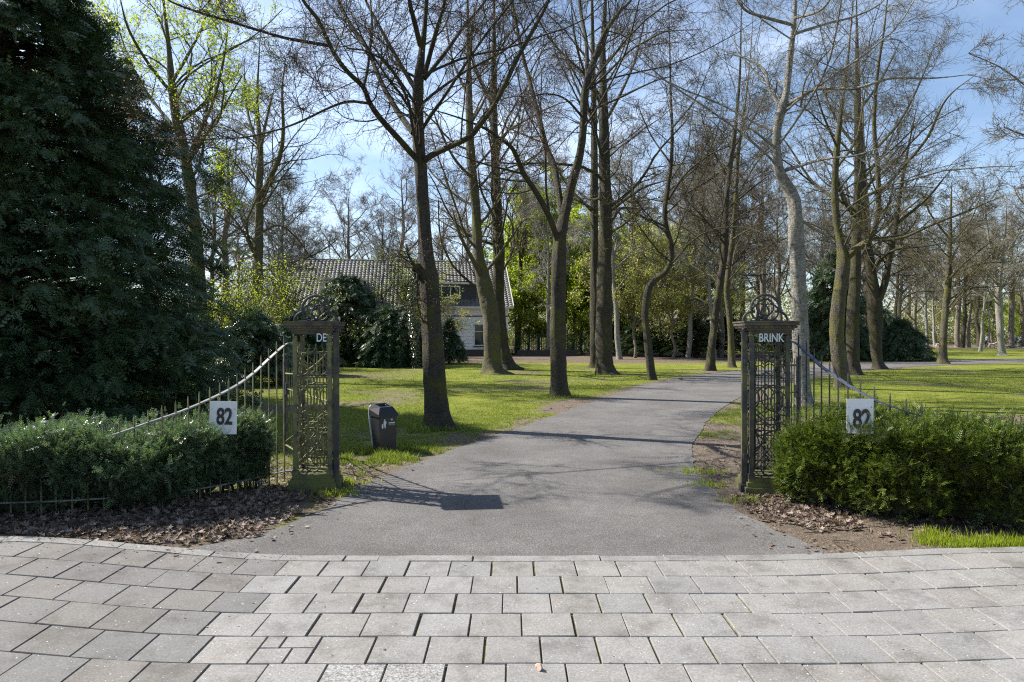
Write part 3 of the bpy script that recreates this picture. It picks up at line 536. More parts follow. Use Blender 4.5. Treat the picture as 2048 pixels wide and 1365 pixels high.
protoB = generic('bare_tree', 'bare tree', 'tree', 17, .27, MB_dark, ML_bud, .9, .065, 32, spread=.42, nl=13, lean=.05, group=GB)
protoC = generic('bare_tree', 'bare tree', 'tree', 15, .24, MB_far, ML_budy, 1.0, .065, 33, spread=.45, nl=12, t_first=.22, group=GB)
protoD = generic('bare_tree', 'bare tree', 'tree', 13, .17, MB_grey, ML_budy, 1.0, .06, 34, spread=.4, nl=12, t_first=.3, lean=.08, group=GB)
LG = 'young trees coming into leaf in the wood'
leafA = generic('leafy_tree', 'tall lime green leafy tree', 'tree', 13, .16, MB_dark, ML_fresh, 16, .22, 41, spread=.40, nl=16, t_first=.2, group=LG, l3n=7, l4n=5)
leafB = generic('leafy_tree', 'pale understorey tree', 'tree', 7.5, .10, MB_far, ML_pale, 9, .14, 42, spread=.62, nl=16, t_first=.2, up=.2, group=LG, l3n=7, l4n=5, gap=.8)
leafC = generic('leafy_tree', 'bright green understorey tree', 'tree', 6, .08, MB_dark, ML_lime, 11, .15, 43, spread=.6, nl=16, t_first=.12, up=.3, group=LG, l3n=7, l4n=5, gap=.8)
leafD = generic('leafy_shrub', 'fresh shrub', 'shrub', 4.6, .05, MB_dark, ML_fresh, 2.6, .085, 44, spread=.62, nl=12, t_first=.08, up=.5, group='freshly leafing shrubs before the house', l3n=6, l4n=4, gap=.55, multi=3, tw=.005)
R = np.random.default_rng(77)
used = set()
def place(proto, px, Y, s=1.0, label=None, group=None, rz=None):
    x = (px-1024)/F*Y; rz = R.uniform(0, 6.28) if rz is None else rz; sv = (s*R.uniform(.92, 1.08), s*R.uniform(.92, 1.08), s*R.uniform(.95, 1.06))
    if proto.name not in used:
        used.add(proto.name); proto.location=(x, Y, 0); proto.rotation_euler=(0, 0, rz); proto.scale=sv
        for ch in proto.children: ch.matrix_parent_inverse=Matrix()
        if label: proto['label']=label
        return proto
    return copy_tree(proto, (x, Y, 0), rz, sv, label or proto['label'], group)
def zone(px, Y):
    if px < 300: return 'seen through gaps in the big dark conifer'
    if px < 560: return 'in the wood left of the house'
    if px < 1015: return 'in the wood behind the house roof'
    if px < 1230: return 'in the wood behind the green mesh fence'
    if px < 1480: return 'in the thicket across the drive bend'
    if px < 1640: return 'far behind the pillar reading brink'
    if px < 1860: return 'far behind the dark yew on the right'
    return 'on the far side of the lawn at right'
spec = [(protoA, 700, 74, 1.0), (protoB, 620, 70, .85), (protoC, 560, 62, .8), (protoA, 800, 72, 1.05), (protoB, 760, 84, 1.1), (protoC, 885, 70, 1.1), (protoD, 735, 66, .85), (protoA, 930, 80, 1.1), (protoB, 590, 85, .9), (protoC, 660, 92, 1.0),
 (protoA, 450, 48, .95), (protoB, 300, 44, 1.0), (protoC, 130, 46, 1.1), (protoA, 20, 50, 1.0), (protoD, 545, 42, .95), (protoD, 560, 47, .9), (protoB, 420, 70, 1.1), (protoC, 480, 80, 1.1), (protoA, 220, 62, 1.1),
 (protoB, 1035, 60, 1.05), (protoA, 1262, 66, 1.1), (protoD, 1240, 45, 1.1), (protoB, 1390, 52, 1.0), (protoA, 1400, 66, 1.1), (protoD, 1375, 46, 1.0), (protoC, 1440, 50, 1.0),
 (protoD, 1430, 44, .95), (protoB, 1490, 62, 1.1), (protoA, 1525, 70, 1.1), (protoC, 1560, 58, 1.0), (protoB, 1520, 85, 1.0), (protoC, 1600, 80, 1.1), (protoA, 1640, 74, 1.0), (protoB, 1690, 86, 1.1), (protoC, 1650, 60, .9), (protoD, 1545, 95, 1.2),
 (protoA, 1730, 80, 1.0), (protoB, 1790, 75, .95), (protoC, 1830, 88, 1.0), (protoD, 1855, 84, 1.1), (protoA, 1915, 88, 1.05), (protoB, 1925, 84, 1.0), (protoC, 1938, 86, .95), (protoB, 1958, 92, 1.0), (protoD, 1870, 96, 1.1), (protoA, 2022, 84, 1.05), (protoC, 2045, 95, 1.0),
 (protoB, 2080, 88, 1.1), (protoA, 2060, 105, 1.0), (protoC, 1985, 108, 1.0), (protoB, 1890, 112, 1.0), (protoA, 1820, 118, 1.0), (protoC, 1760, 112, 1.1), (protoB, 1700, 120, 1.1), (protoA, 2130, 80, 1.0), (protoC, 2180, 70, 1.0), (protoB, 2240, 90, 1.1), (protoD, 2200, 60, 1.1),
 (protoA, 1110, 82, 1.1), (protoB, 1200, 86, 1.1), (protoC, 1300, 84, 1.2), (protoA, 1360, 90, 1.2), (protoB, 1460, 88, 1.2), (protoC, 1010, 78, 1.1), (protoD, 1095, 54, 1.0), (protoC, -80, 45, 1.1), (protoB, -200, 50, 1.1), (protoA, 380, 92, 1.1), (protoC, 860, 95, 1.0), (protoC, 2190, 25, 1.0), (protoB, 2120, 36, .95), (protoD, 1960, 66, 1.0), (protoC, 1800, 62, .85)]
kinds = {id(protoA): 'tall straight bare tree', id(protoB): 'spreading dark bare tree', id(protoC): 'wide low branching bare tree', id(protoD): 'thin pale leaning bare tree'}
for pr, px, Y, s in spec:
    if Y < 40 and px > 2000: place(pr, px, Y, s, 'bare tree outside the right edge, its '+('lower' if Y < 30 else 'upper')+' branches reaching into view', GB); continue
    dist = 'nearer ' if Y < 60 else 'farther ' if Y > 85 else ''
    place(pr, px, Y, s, (dist+kinds[id(pr)]+' '+zone(px, Y)).strip(), GB)
for pr, px, Y, s, lb in [(leafA, 1075, 62, 1.2, 'tall yellow green tree in leaf rising behind the green mesh fence'), (leafA, 1110, 75, 1.15, 'tallest yellow green tree in leaf over the middle of the mesh fence'), (leafA, 1190, 57, .8, 'yellow green tree in leaf directly behind the dark close pair'), (leafA, 1145, 64, 1.0, 'yellow green tree in leaf right of the beech that splits into three'), (leafA, 1260, 72, .95, 'yellow green tree in leaf between the close pair and the crooked tree'), (leafA, 1390, 74, .9, 'yellow green tree in leaf behind the leaning slender tree'), (leafA, 1030, 70, .95, 'yellow green tree in leaf just right of the house gable'), (leafA, 1160, 68, .85, 'yellow green tree in leaf between the two dark trunks and the fence'),
    (leafC, 1060, 56, 1.0, 'bright green low tree behind the left end of the mesh fence'), (leafC, 1110, 58, 1.1, 'bright green low tree behind the middle of the mesh fence'), (leafC, 1165, 56, 1.0, 'bright green low tree behind the right end of the mesh fence'), (leafC, 1240, 60, 1.1, 'bright green low tree just right of the close pair of trunks'),
    (leafB, 1270, 47, 1.05, 'pale leafed tree left of the crooked S bend trunk'), (leafB, 1345, 46, 1.0, 'pale leafed tree with flat layers right of the crooked trunk'), (leafB, 1320, 53, 1.25, 'taller pale leafed tree behind the crooked trunk'), (leafB, 1400, 52, 1.0, 'pale leafed tree beside the leaning slender tree'), (leafB, 1460, 55, .9, 'pale leafed tree showing left of the brink pillar'),
    (leafC, 1955, 98, 1.2, 'yellow green low tree left of the far lamp post'), (leafC, 2040, 100, 1.1, 'yellow green low tree right of the far lamp post'), (leafB, 1870, 100, 1.1, 'pale leafed tree at the back of the right lawn'), (leafD, 495, 27, .85, 'bright leafed shrub tree right of the big conifer'), (leafD, 455, 22, .6, 'small bright leafed shrub tree touching the big conifer skirt'),
    (leafD, 790, 38, 1.15, 'sparse green leafed tree in front of the tiled roof'), (leafD, 540, 32, 1.0, 'green leafed shrub tree behind the left name pillar'), (leafB, 850, 48, .7, 'pale leafed small tree at the dormer of the house')]:
    place(pr, px, Y, s, lb, pr.get('group'))

# ---------------------------------------------------------------- conifers, yews, hedges
def conifer(name, label, cat, x, y, h, prof, nb, ns, sl, mat_, seed, tmpl=None, z0=.3, group=None, droop=.25, rt=.25, inner=True, wild=.16):
    global R
    R = np.random.default_rng(seed); e = thing(name, label, cat, (x, y, 0), group); LOCAL[0] = True
    g = Geo(); trunk_geo(g, [[0, 0, -.2, rt], [0, 0, h*.3, rt*.8], [.05, 0, h*.7, rt*.4], [0, 0, h*.97, .02]], S=10, K=20, flare=.3)
    z = z0+(h-z0)*R.uniform(0, 1, nb)**1.15; az = R.uniform(0, 6.283, nb); rad = np.interp(z, [p[0] for p in prof], [p[1] for p in prof])*(1+.10*np.sin(az*3+z*1.3)+.08*np.sin(az*7-z*2.1))*R.uniform(.80, 1.08, nb)
    K = 8; t = np.linspace(0, 1, K); B = np.zeros((nb, K, 3)); B[:, :, 0]=np.cos(az)[:, None]*rad[:, None]*t; B[:, :, 1]=np.sin(az)[:, None]*rad[:, None]*t
    B[:, :, 2] = z[:, None]+rad[:, None]*(.35*t-droop*2.2*t*t)[None]+R.normal(0, .04, (nb, K))
    B[:, :, 2] = np.maximum(B[:, :, 2], .12)
    g.tubes(B, np.maximum(.004, (.035*(1-t)+.004)[None]*np.ones((nb, 1))), 3); g.build('trunk', MB_dark, e, smooth=True)
    c = Geo(); par = np.repeat(np.arange(nb), ns); M_ = len(par); u = 1-R.uniform(0, 1, M_)**1.6*.62; f = u*(K-1); i = np.minimum(f.astype(int), K-2); w = (f-i)[:, None]
    p = B[par, i]*(1-w)+B[par, i+1]*w; T = nrm(B[par, i+1]-B[par, i]); side = nrm(np.cross(T, [0, 0, 1])); spread = R.uniform(-1, 1, M_)
    wid = (rad[par]*.20*(1.1-u))[:, None]; p = p+side*spread[:, None]*wid+np.array([0, 0, 1])*R.normal(0, .06, M_)[:, None]
    d = nrm(T+side*(spread*.9)[:, None]+np.array([0, 0, -.18])+R.normal(0, wild, (M_, 3))); p[:, 2]=np.maximum(p[:, 2], .06)
    tv, tt = tmpl or SPR
    c.inst(tv, tt, p, frames(d, np.array([0, 0, 1.]), sl*R.uniform(.65, 1.3, M_), wild*1.6))
    c.build('crown', mat_, e); LOCAL[0] = False; return e
conifer('conifer_tree', 'huge dark green conifer filling the left of the view behind the hedge', 'conifer', -11.2, 14.4, 10.6, [(0, 4.3), (1, 4.45), (2.4, 4.5), (4, 4.15), (5.5, 3.6), (7.4, 2.75), (9, 1.8), (10.6, .2)], 1300, 46, .29, ML_con, 51, SPRb, z0=.1, droop=.18, wild=.42)
conifer('yew_tree', 'rounded dark yew in front of the left half of the house, below the left dormer', 'yew', (693-1024)/F*36, 36, 4.9, [(0, 1.7), (1.3, 2.1), (2.8, 2.15), (4.0, 1.6), (4.9, .5)], 525, 31, 0.26, ML_con, 52, SPRc, wild=.38, rt=.12)
conifer('yew_tree', 'broad dark yew bush between the rounded yew and the knobbly beech', 'yew', (785-1024)/F*35, 35, 3.2, [(0, 1.7), (1.2, 2.0), (2.2, 1.8), (2.8, 1.2), (3.2, .5)], 475, 28, 0.26, ML_con, 53, SPRc, wild=.38, rt=.1)
conifer('yew_tree', 'small pointed conifer against the white house wall right of the knobbly beech', 'conifer', (898-1024)/F*38, 38, 2.5, [(0, 1.1), (1, .85), (2.5, .08)], 150, 19, 0.24, ML_con, 54, SPRc, wild=.38, rt=.07)
conifer('yew_tree', 'dark yew shrub low behind the fence pickets left of the name pillar', 'yew', (505-1024)/F*22, 22, 2.5, [(0, 1.5), (1, 1.6), (2, .9), (2.5, .2)], 275, 24, 0.23, ML_yewL, 55, SPRc, wild=.38, rt=.08)
conifer('yew_tree', 'dark shrub just behind the name pillar reading de', 'yew', (600-1024)/F*27, 27, 2.6, [(0, 1.5), (1, 1.5), (2, .9), (2.6, .2)], 275, 24, 0.24, ML_con, 56, SPRc, wild=.38, rt=.08)
conifer('yew_tree', 'tall dark yew behind the trunks on the right', 'yew', (1665-1024)/F*44, 44, 7.2, [(0, 2.4), (2, 2.5), (4, 2.0), (6, 1.0), (7.2, .2)], 450, 28, 0.36, ML_con, 57, SPRc, wild=.38, rt=.2)
conifer('yew_tree', 'low dark yew at the lawn corner right of the massive rough trunk', 'yew', (1800-1024)/F*43, 43, 2.6, [(0, 1.9), (1, 1.9), (2, 1.1), (2.6, .2)], 325, 24, 0.29, ML_con, 58, SPRc, wild=.38, rt=.1)
conifer('yew_tree', 'broad dark yew filling the space between the tall yew and the low yew', 'yew', (1735-1024)/F*51, 51, 4.6, [(0, 2.6), (2, 2.6), (3.6, 1.5), (4.6, .2)], 375, 24, 0.32, ML_con, 59, SPRc, wild=.38, rt=.12)
for k, (px, Y, h, r_, lb) in enumerate([(1290, 52, 2.6, 2.4, 'dark holly bush behind the crooked S bend trunk'), (1370, 50, 3.0, 2.6, 'dark holly bush between the crooked trunk and the leaning tree'), (1445, 53, 3.2, 2.6, 'dark holly bush left of the brink pillar'), (1235, 62, 3, 2.2, 'dark holly bush right of the close pair of trunks'), (1530, 60, 3.2, 2.6, 'dark holly bush seen over the cap of the brink pillar'), (1590, 56, 2.6, 2.3, 'dark holly bush behind the pale kinked beech'),
      (350, 31, 2.5, 2.0, 'dark shrub half hidden by the big conifer skirt')]):
    conifer('holly_bush', lb, 'bush', (px-1024)/F*Y, Y, h, [(0, r_), (h*.4, r_), (h*.8, r_*.6), (h, .2)], 170, 16, .5, ML_holly, 60+k, SPRc, rt=.08, droop=.12)

def hedge(name, label, path, ztop, wid, nsp, mat_, tips_, seed, endcap=0.0, sl=.066):
    """path: list of (x,y,halfwidth,ztop)"""
    global R
    R = np.random.default_rng(seed); e = thing(name, label, 'hedge', (path[0][0], path[0][1], 0))
    c = smooth_poly(path, 60); K = len(c)
    def surf(u, v):      # u along 0..1, v across section 0..1 (front base -> top -> back base)
        f = u*(K-1); i = np.minimum(f.astype(int), K-2); w = (f-i)[:, None]; p = c[i]*(1-w)+c[i+1]*w; T = nrm(c[i+1, :2]-c[i, :2]); nn = np.c_[T[:, 1], -T[:, 0]]
        nn = np.where((nn[:, 1:2] > 0), -nn, nn)
        a = np.pi*v; ex = .55; cx = np.sign(np.cos(a))*abs(np.cos(a))**ex; sz = abs(np.sin(a))**.6
        lump = 1+.17*snoise(p[:, 0]*3+v*6, p[:, 1]*3-v*4, 1.5, seed)+.15*snoise(p[:, 0]*8, v*16, 1.2, seed+1)
        hw = p[:, 2]*lump*(.66+.42*np.sin(a)); taper = np.sqrt(np.clip(np.minimum(u/.045, (1-u)/.045), .02, 1)); hw = hw*taper
        x = p[:, 0]+nn[:, 0]*cx*hw; y = p[:, 1]+nn[:, 1]*cx*hw; z = .04+gz(x, y)+(p[:, 3])*sz*(.90+.10*lump)*(.6+.4*taper)*(1+.10*snoise(p[:, 0]*4, p[:, 1]*4, 1., seed+5))
        out = np.c_[nn[:, 0]*cx, nn[:, 1]*cx, sz*.9-.1]
        return np.c_[x, y, z], nrm(out), np.c_[T, 0*T[:, 0]]
    u = R.uniform(0, 1, nsp); v = np.clip(R.beta(1.1, 1.5, nsp), .0, .97); p, n, T = surf(u, v); dep = R.exponential(.05, nsp); 
    # twiggy tips: groups of sprigs around shoots
    ns = nsp//9; us = R.uniform(0, 1, ns); vs = np.clip(R.beta(1.2, 1.5, ns), 0, .97); ps, n_s, _ = surf(us, vs); sd = nrm(n_s+R.normal(0, .3, (ns, 3))+[0, 0, .35]); Ls = .05+.40*R.uniform(0, 1, ns)**1.6
    kk = R.integers(0, ns, nsp*2//3); tt_ = R.uniform(0, 1, len(kk)); p2 = ps[kk]+sd[kk]*((tt_-.45)*Ls[kk])[:, None]; d2 = nrm(sd[kk]*.8+R.normal(0, .55, (len(kk), 3)))
    D = nrm(n*.7+R.normal(0, .5, (nsp, 3))+[0, 0, .3]); g = Geo()
    g.inst(*SPG, p-n*dep[:, None], frames(D, np.array([0, 0, 1.]), sl*R.uniform(.5, 1.9, nsp), .5))
    g.inst(*SPG, p2, frames(d2, np.array([0, 0, 1.]), sl*R.uniform(.5, 1.45, len(p2)), .5), m=1); g.build('foliage', [mat_, tips_], e)
    g = Geo(); C = np.stack([ps-sd*.25, ps-sd*.05, ps+sd*(Ls*.4)[:, None]], 1); g.tubes(C, np.full((ns, 3), .0025), 3)
    # woody stems inside
    m = 90; us = R.uniform(.02, .98, m); q, _, _ = surf(us, np.full(m, .5)); b0 = q.copy(); b0[:, 2]=-.02; b0[:, :2]+=R.normal(0, .08, (m, 2)); q[:, 2]*=.9; mid = (b0+q)/2+R.normal(0, .06, (m, 3)); g.tubes(np.stack([b0, mid, q], 1), np.tile([.016, .012, .006], (m, 1)), 5)
    # added opaque dark shell, stands in for the shaded inside of the hedge
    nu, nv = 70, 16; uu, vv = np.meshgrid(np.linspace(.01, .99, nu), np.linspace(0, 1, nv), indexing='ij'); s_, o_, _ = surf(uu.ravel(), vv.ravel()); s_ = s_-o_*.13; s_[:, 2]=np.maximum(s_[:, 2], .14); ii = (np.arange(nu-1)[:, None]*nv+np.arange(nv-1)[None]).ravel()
    g.build('branches', MB_dark, e); g = Geo(); s_ += R.normal(0, .025, s_.shape); g.add(s_, np.stack([ii, ii+nv, ii+nv+1, ii+1], 1)); g.build('dark_core', M_core, e)
    return e
m, nt, b = mat('hedge_dark_core'); b.inputs['Roughness'].default_value=.9  # near-black colour of the core shell, shade put into the colour
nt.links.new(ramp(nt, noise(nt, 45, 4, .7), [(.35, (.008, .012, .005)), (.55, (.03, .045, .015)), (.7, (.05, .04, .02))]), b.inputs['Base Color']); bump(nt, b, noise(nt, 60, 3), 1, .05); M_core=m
hedge('hedge', 'bluish green clipped yew hedge grown through the fence left of the gateway', [(-2.72, 7.2, .26, .60), (-3.05, 6.78, .33, .64), (-3.35, 6.28, .47, .62), (-3.8, 5.98, .60, .60), (-4.8, 5.80, .72, .58), (-6.6, 5.66, .76, .58), (-8.2, 5.66, .76, .6)], .8, .5, 28000, ML_yewL, ML_tipL, 71)
hedge('hedge', 'bushy yellow green yew hedge around the sign right of the gateway', [(2.80, 6.75, .28, .60), (3.15, 6.36, .48, .78), (3.6, 6.02, .66, .80), (4.2, 5.84, .76, .74), (5.2, 5.78, .78, .70), (6.8, 5.85, .7, .74), (8.4, 5.85, .7, .76)], .8, .5, 30000, ML_yewR, ML_tipR, 72)

# ---------------------------------------------------------------- grass, litter
R = np.random.default_rng(99)
def scatter_ground(n, xr, Ynear, Yfar, power=2.0):
    u = R.uniform(0, 1, n); y = 1/(1/Ynear+(1/Yfar-1/Ynear)*u) if power == 2 else Ynear+(Yfar-Ynear)*u
    x = R.uniform(xr[0], xr[1], n)*y; return x, y
x, y = scatter_ground(330000, (-.85, .9), 6.3, 30)
ind_ = inside_drive(x, y); g_, l_ = masks(x, y, ind_); nse = snoise(x, y, 6, 21)*.25+snoise(x, y, 16, 22)*.2
keep = (ind_ < -.02+.05*nse) & (g_+nse*1.0 > .52) & (l_-nse*.6 < .55) & (y > 6.4); keep &= ~((x < -2.4) & (y < 7.6)) & ~((x > 2.6) & (y < 6.8))
x, y = x[keep], y[keep]; n = len(x)
BL = (np.array([[0, -.07, 0], [0, .07, 0], [.12, 0, .6], [.38, 0, 1.0], [.3, .25, 0], [.38, .3, 0], [.1, .5, .7], [-.3, -.2, 0], [-.25, -.3, 0], [-.5, -.45, .8], [.1, -.35, 0], [.02, -.42, 0], [.35, -.6, .75]], float), np.array([[0, 1, 2], [2, 1, 3], [4, 5, 6], [7, 8, 9], [10, 11, 12]]))
def zrot(n, s, sz=None):
    a = R.uniform(0, 6.28, n); k, d = np.cos(a)*s, np.sin(a)*s; z = np.zeros(n); return np.stack([np.stack([k, -d, z], -1), np.stack([d, k, z], -1), np.stack([z, z, (sz if sz is not None else s)], -1)], 1)
hgt = (.022+.025*R.uniform(0, 1, n)**2)*(1+.5*snoise(x, y, 2.5, 33).clip(0, 1))+y*.0006
tb = np.array([[-1.33, 11.7], [1.3, 17.7], [4.0, 27.6], [5.3, 24.6], [-1.9, 9.3], [10.2, 20.1], [6.8, 15.2]])
dm = np.min(np.hypot(x[:, None]-tb[None, :, 0], y[:, None]-tb[None, :, 1]), axis=1); hgt *= 1+1.6*np.exp(-(dm/.5)**2)
g = Geo(); g.inst(*BL, np.c_[x, y, gz(x, y)], zrot(n, hgt*1.1, hgt)); tag(g.build('grass', ML_grass), 'short green grass of the lawns beside the drive', 'grass', kind='stuff')
# tall tufts by the right kerb
cs = [(3.35, 5.14, .09, 110), (3.6, 5.06, .14, 130), (3.8, 5.05, .18, 220), (4.1, 5.08, .2, 240), (3.42, 5.3, .08, 60), (2.35, 6.55, .1, 50), (2.15, 7.3, .15, 70), (2.3, 8.0, .2, 90), (-1.85, 6.9, .12, 60), (-1.95, 6.75, .1, 40), (-1.9, 7.4, .2, 80)]
px_=[]; py_=[]
for cx, cy, r_, k in cs: px_.append(R.normal(cx, r_, k)); py_.append(np.maximum(R.normal(cy, r_*.45, k), 4.99))
x = np.concatenate(px_); y = np.concatenate(py_); n = len(x); g = Geo(); h = R.uniform(.03, .10, n); g.inst(*BL, np.c_[x, y, gz(x, y)], zrot(n, h*.7, h)); tag(g.build('grass_tufts', ML_lime), 'longer grass tufts along the kerb and around the pillar feet', 'grass', kind='stuff')
# litter
xs_=[]; ys_=[]
mm_ = R.integers(0, len(LE), 700); EE = np.where(R.uniform(0, 1, (700, 1)) < .5, LE[mm_], RE[mm_])+R.normal(0, .16, (700, 2)); EE = EE[EE[:, 1] < 30]
def blob(n, x0, x1, y0, y1): xs_.append(R.uniform(x0, x1, n)); ys_.append(R.uniform(y0, y1, n))
blob(9500, -8, -2.35, 5.0, 6.6); blob(1500, -2.7, -1.85, 5.3, 7.2); blob(500, -2.9, -1.7, 6.9, 8.6); blob(1700, 2.25, 3.3, 5.5, 6.8); blob(1800, 3, 8, 5.15, 5.8); blob(500, 2.3, 4, 6.8, 9.5); blob(1200, -8, -2.5, 7, 10.5)
xx, yy = scatter_ground(9000, (-.85, .9), 7, 40); xs_.append(xx); ys_.append(yy)
x = np.concatenate(xs_); y = np.concatenate(ys_); nse = snoise(x, y, 4, 41); ind_ = inside_drive(x, y); keep = (ind_ < -.01+.09*nse+.25*(R.uniform(0, 1, len(x)) < .05)) & ((nse > -.45) | (x < -2.3)) & (y > 5.0); x, y = x[keep], y[keep]; n = len(x)
# keep front left margin free toward the drive
up = nrm(np.c_[R.normal(0, .35, (n, 2)), np.ones(n)]); a = R.uniform(0, 6.28, n); d = nrm(np.c_[np.cos(a), np.sin(a), R.normal(.05, .3, n)]); s = np.where(y < 7, R.uniform(.018, .065, n), R.uniform(.025, .055, n))
M_ = np.stack([d, nrm(np.cross(up, d)), up], -1)*s[:, None, None]; M_[:, :, 2] *= R.uniform(.6, 2.8, n)[:, None]
g = Geo(); g.inst(*LOBE, np.c_[x, y, gz(x, y)+.008+R.uniform(0, .02, n)*(y < 7)], M_); tag(g.build('leaf_litter', ML_litter), 'brown fallen leaves scattered under the hedges and over the grass', 'fallen leaves', kind='stuff')
g = Geo(); n = len(EE); a = R.uniform(0, 6.28, n); g.inst(*LOBE, np.c_[EE, gz(EE[:, 0], EE[:, 1])+.02], frames(np.c_[np.cos(a), np.sin(a), 0*a], np.array([0, 0, 1.]), R.uniform(.015, .05, n), .15)); tag(g.build('edge_leaves', ML_litter), 'dead leaves blown along both edges of the drive', 'fallen leaves', kind='stuff')
# a few crumbs and leaves on the drive/pavement
x = np.r_[R.uniform(-5.5, -1.6, 420), R.uniform(2.3, 5, 900), R.uniform(-2, 2.2, 60), R.uniform(-4, 4, 90), R.uniform(.8, 4, 40)]; y = np.r_[4.95-R.exponential(.22, 420).clip(0, 1.6), R.uniform(4.99, 6.2, 900), R.uniform(5.2, 9, 60), R.uniform(2.8, 4.8, 90), R.uniform(10, 14, 40)]; n = len(x); s = R.uniform(.006, .018, n)
g = Geo(); a = R.uniform(0, 6.28, n); d = np.c_[np.cos(a), np.sin(a), 0*a]; g.inst(*LOBE, np.c_[x, y, gz(x, y)+.024], frames(d, np.array([0, 0, 1.]), s, .1)); tag(g.build('leaf_crumbs', ML_litter), 'tiny leaf crumbs lying on the drive and paving', 'fallen leaves', kind='stuff')
n = 160; x = np.r_[R.uniform(-5, -2.2, 40), R.uniform(2.4, 5, 40), R.uniform(-8, 10, 80)]; y = np.r_[R.uniform(5.05, 6.2, 40), R.uniform(5.05, 5.8, 40), R.uniform(8, 22, 80)]; kp = inside_drive(x, y) < -.05; x, y = x[kp], y[kp]; n = len(x); a = R.uniform(0, 6.28, n); L_ = R.uniform(.06, .3, n)
d = np.c_[np.cos(a), np.sin(a), R.normal(.03, .05, n)]; p0 = np.c_[x, y, gz(x, y)+.018]; md_ = p0+d*(L_*.5)[:, None]+R.normal(0, .012, (n, 3)); g = Geo(); g.tubes(np.stack([p0, md_, p0+d*L_[:, None]], 1), np.tile([.004, .0035, .002], (n, 1)), 4); tag(g.build('fallen_twigs', MB_dark), 'thin broken twigs lying on the verges and lawn', 'twigs', kind='stuff')
# far undergrowth
n = 240000; x = R.uniform(-1.0, 1.0, n); y = R.uniform(0, 1, n); Yy = 100+y*50; Xx = x*Yy*1.05; keep = (Xx < 22) | (Yy > 118); Xx, Yy = Xx[keep], Yy[keep]; n = len(Xx)
z = R.uniform(0, 1, n)**1.5*(8.5+3*snoise(Xx, Yy*0, .25, 61)); g = Geo(); g.inst(*LEAF, np.c_[Xx, Yy, np.abs(z)], frames(R.normal(0, 1, (n, 3)), np.array([0, 0, 1.]), R.uniform(.25, .7, n), .8)); tag(g.build('undergrowth', ML_under), 'low scrub closing off the far wood behind all the trunks', 'undergrowth', kind='stuff')
n = 16000; x = R.uniform(-26, 22, n); y = R.uniform(52, 80, n); keep = ~((x < 3) & (x > -22) & (y < 66)) & ~((x > -1) & (x < 8) & (y < 56)); x, y = x[keep], y[keep]; n = len(x); z = R.uniform(0, 1, n)**1.5*(1.4+.8*snoise(x, y, .4, 62)); g = Geo()
g.inst(*LEAF, np.c_[x, y, abs(z)], frames(R.normal(0, 1, (n, 3)), np.array([0, 0, 1.]), R.uniform(.12, .35, n), .8)); tag(g.build('brambles', ML_under), 'knee high brambles on the wood floor around the house', 'brambles', kind='stuff')

# ---------------------------------------------------------------- gate pillars
def text_mesh(txt, size, depth, xs_=1.0, offset=0.0, space=1.0):
    cu = bpy.data.curves.new('t', 'FONT'); cu.body=txt; cu.size=size; cu.extrude=depth; cu.offset=offset; cu.align_x='CENTER'; cu.align_y='CENTER'; cu.space_character=space
    o = bpy.data.objects.new('t', cu); COL.objects.link(o); bpy.context.view_layer.update(); me = bpy.data.meshes.new_from_object(o); bpy.data.objects.remove(o)
    # text lies in xy facing +z -> stand it up facing -y
    me.transform(Matrix(((xs_, 0, 0, 0), (0, 0, -1, 0), (0, 1, 0, 0), (0, 0, 0, 1)))); return me
def put_text(name, me, mat_, parent, loc, rz=0, rx=0):
    me.materials.clear(); me.materials.append(mat_); o = bpy.data.objects.new(name, me); COL.objects.link(o); o.parent = parent; o.location = loc; o.rotation_euler=(rx, 0, rz); return o
def arc(cx, cz, r, a0, a1, n=20, y=0): a = np.radians(np.linspace(a0, a1, n)); return np.c_[cx+r*np.cos(a), np.full(n, y), cz+r*np.sin(a)]
def lattice(g, w, z0, z1, tr, r=.0075):
    """ornamental cast panel in the plane y=0 with width w, moved by tr(points)"""
    hw = w/2
    def tb(p, rr_=r): p = np.asarray(p, float); g.tubes(tr(p), np.full(len(p), rr_), 5, cap=False)
    def ln(x0, a, x1, b_, rr_=r): tb([[x0, 0, a], [(x0+x1)/2, 0, (a+b_)/2], [x1, 0, b_]], rr_)
    h = z1-z0
    for f in (0, .07, .33, .42, .72, .80, 1.0): ln(-hw, z0+h*f*.93, hw, z0+h*f*.93)
    for x in (-.17*w, .17*w): ln(x, z0, x*.9, z1*.97, .0055)
    zc = z0+h*.565; q = hw*.92
    for sg in (-1, 1):
        a0, a1 = (-90, 90) if sg < 0 else (90, 270)
        tb(arc(sg*hw, zc, q, a0, a1), r*1.1); tb(arc(sg*hw, z0+h*.20, q, 0 if sg < 0 else 90, 90 if sg < 0 else 180), r*1.1)
        for f in (.80, .375): tb(arc(sg*hw*.62, z0+h*f, hw*.34, 0, 360, 22), r)
        ln(sg*hw, zc+.06, sg*hw*.35, zc+.16); ln(sg*hw, zc-.06, sg*hw*.35, zc-.16); ln(sg*hw, z0+h*.06, 0, z0+h*.20); ln(sg*hw, z0+h*.16, sg*hw*.2, z0+h*.28)
        ln(sg*hw, z0+h*.93, sg*hw*.3, z0+h*.84); tb(arc(sg*hw*1.15, z1, hw*.95, 180 if sg > 0 else 360, 262 if sg > 0 else 278, 14), r)
    tb(arc(0, z0+h*.065, hw*.55, 0, 360, 22)); tb(arc(0, z0+h*.30, hw*.28, 0, 360, 20))
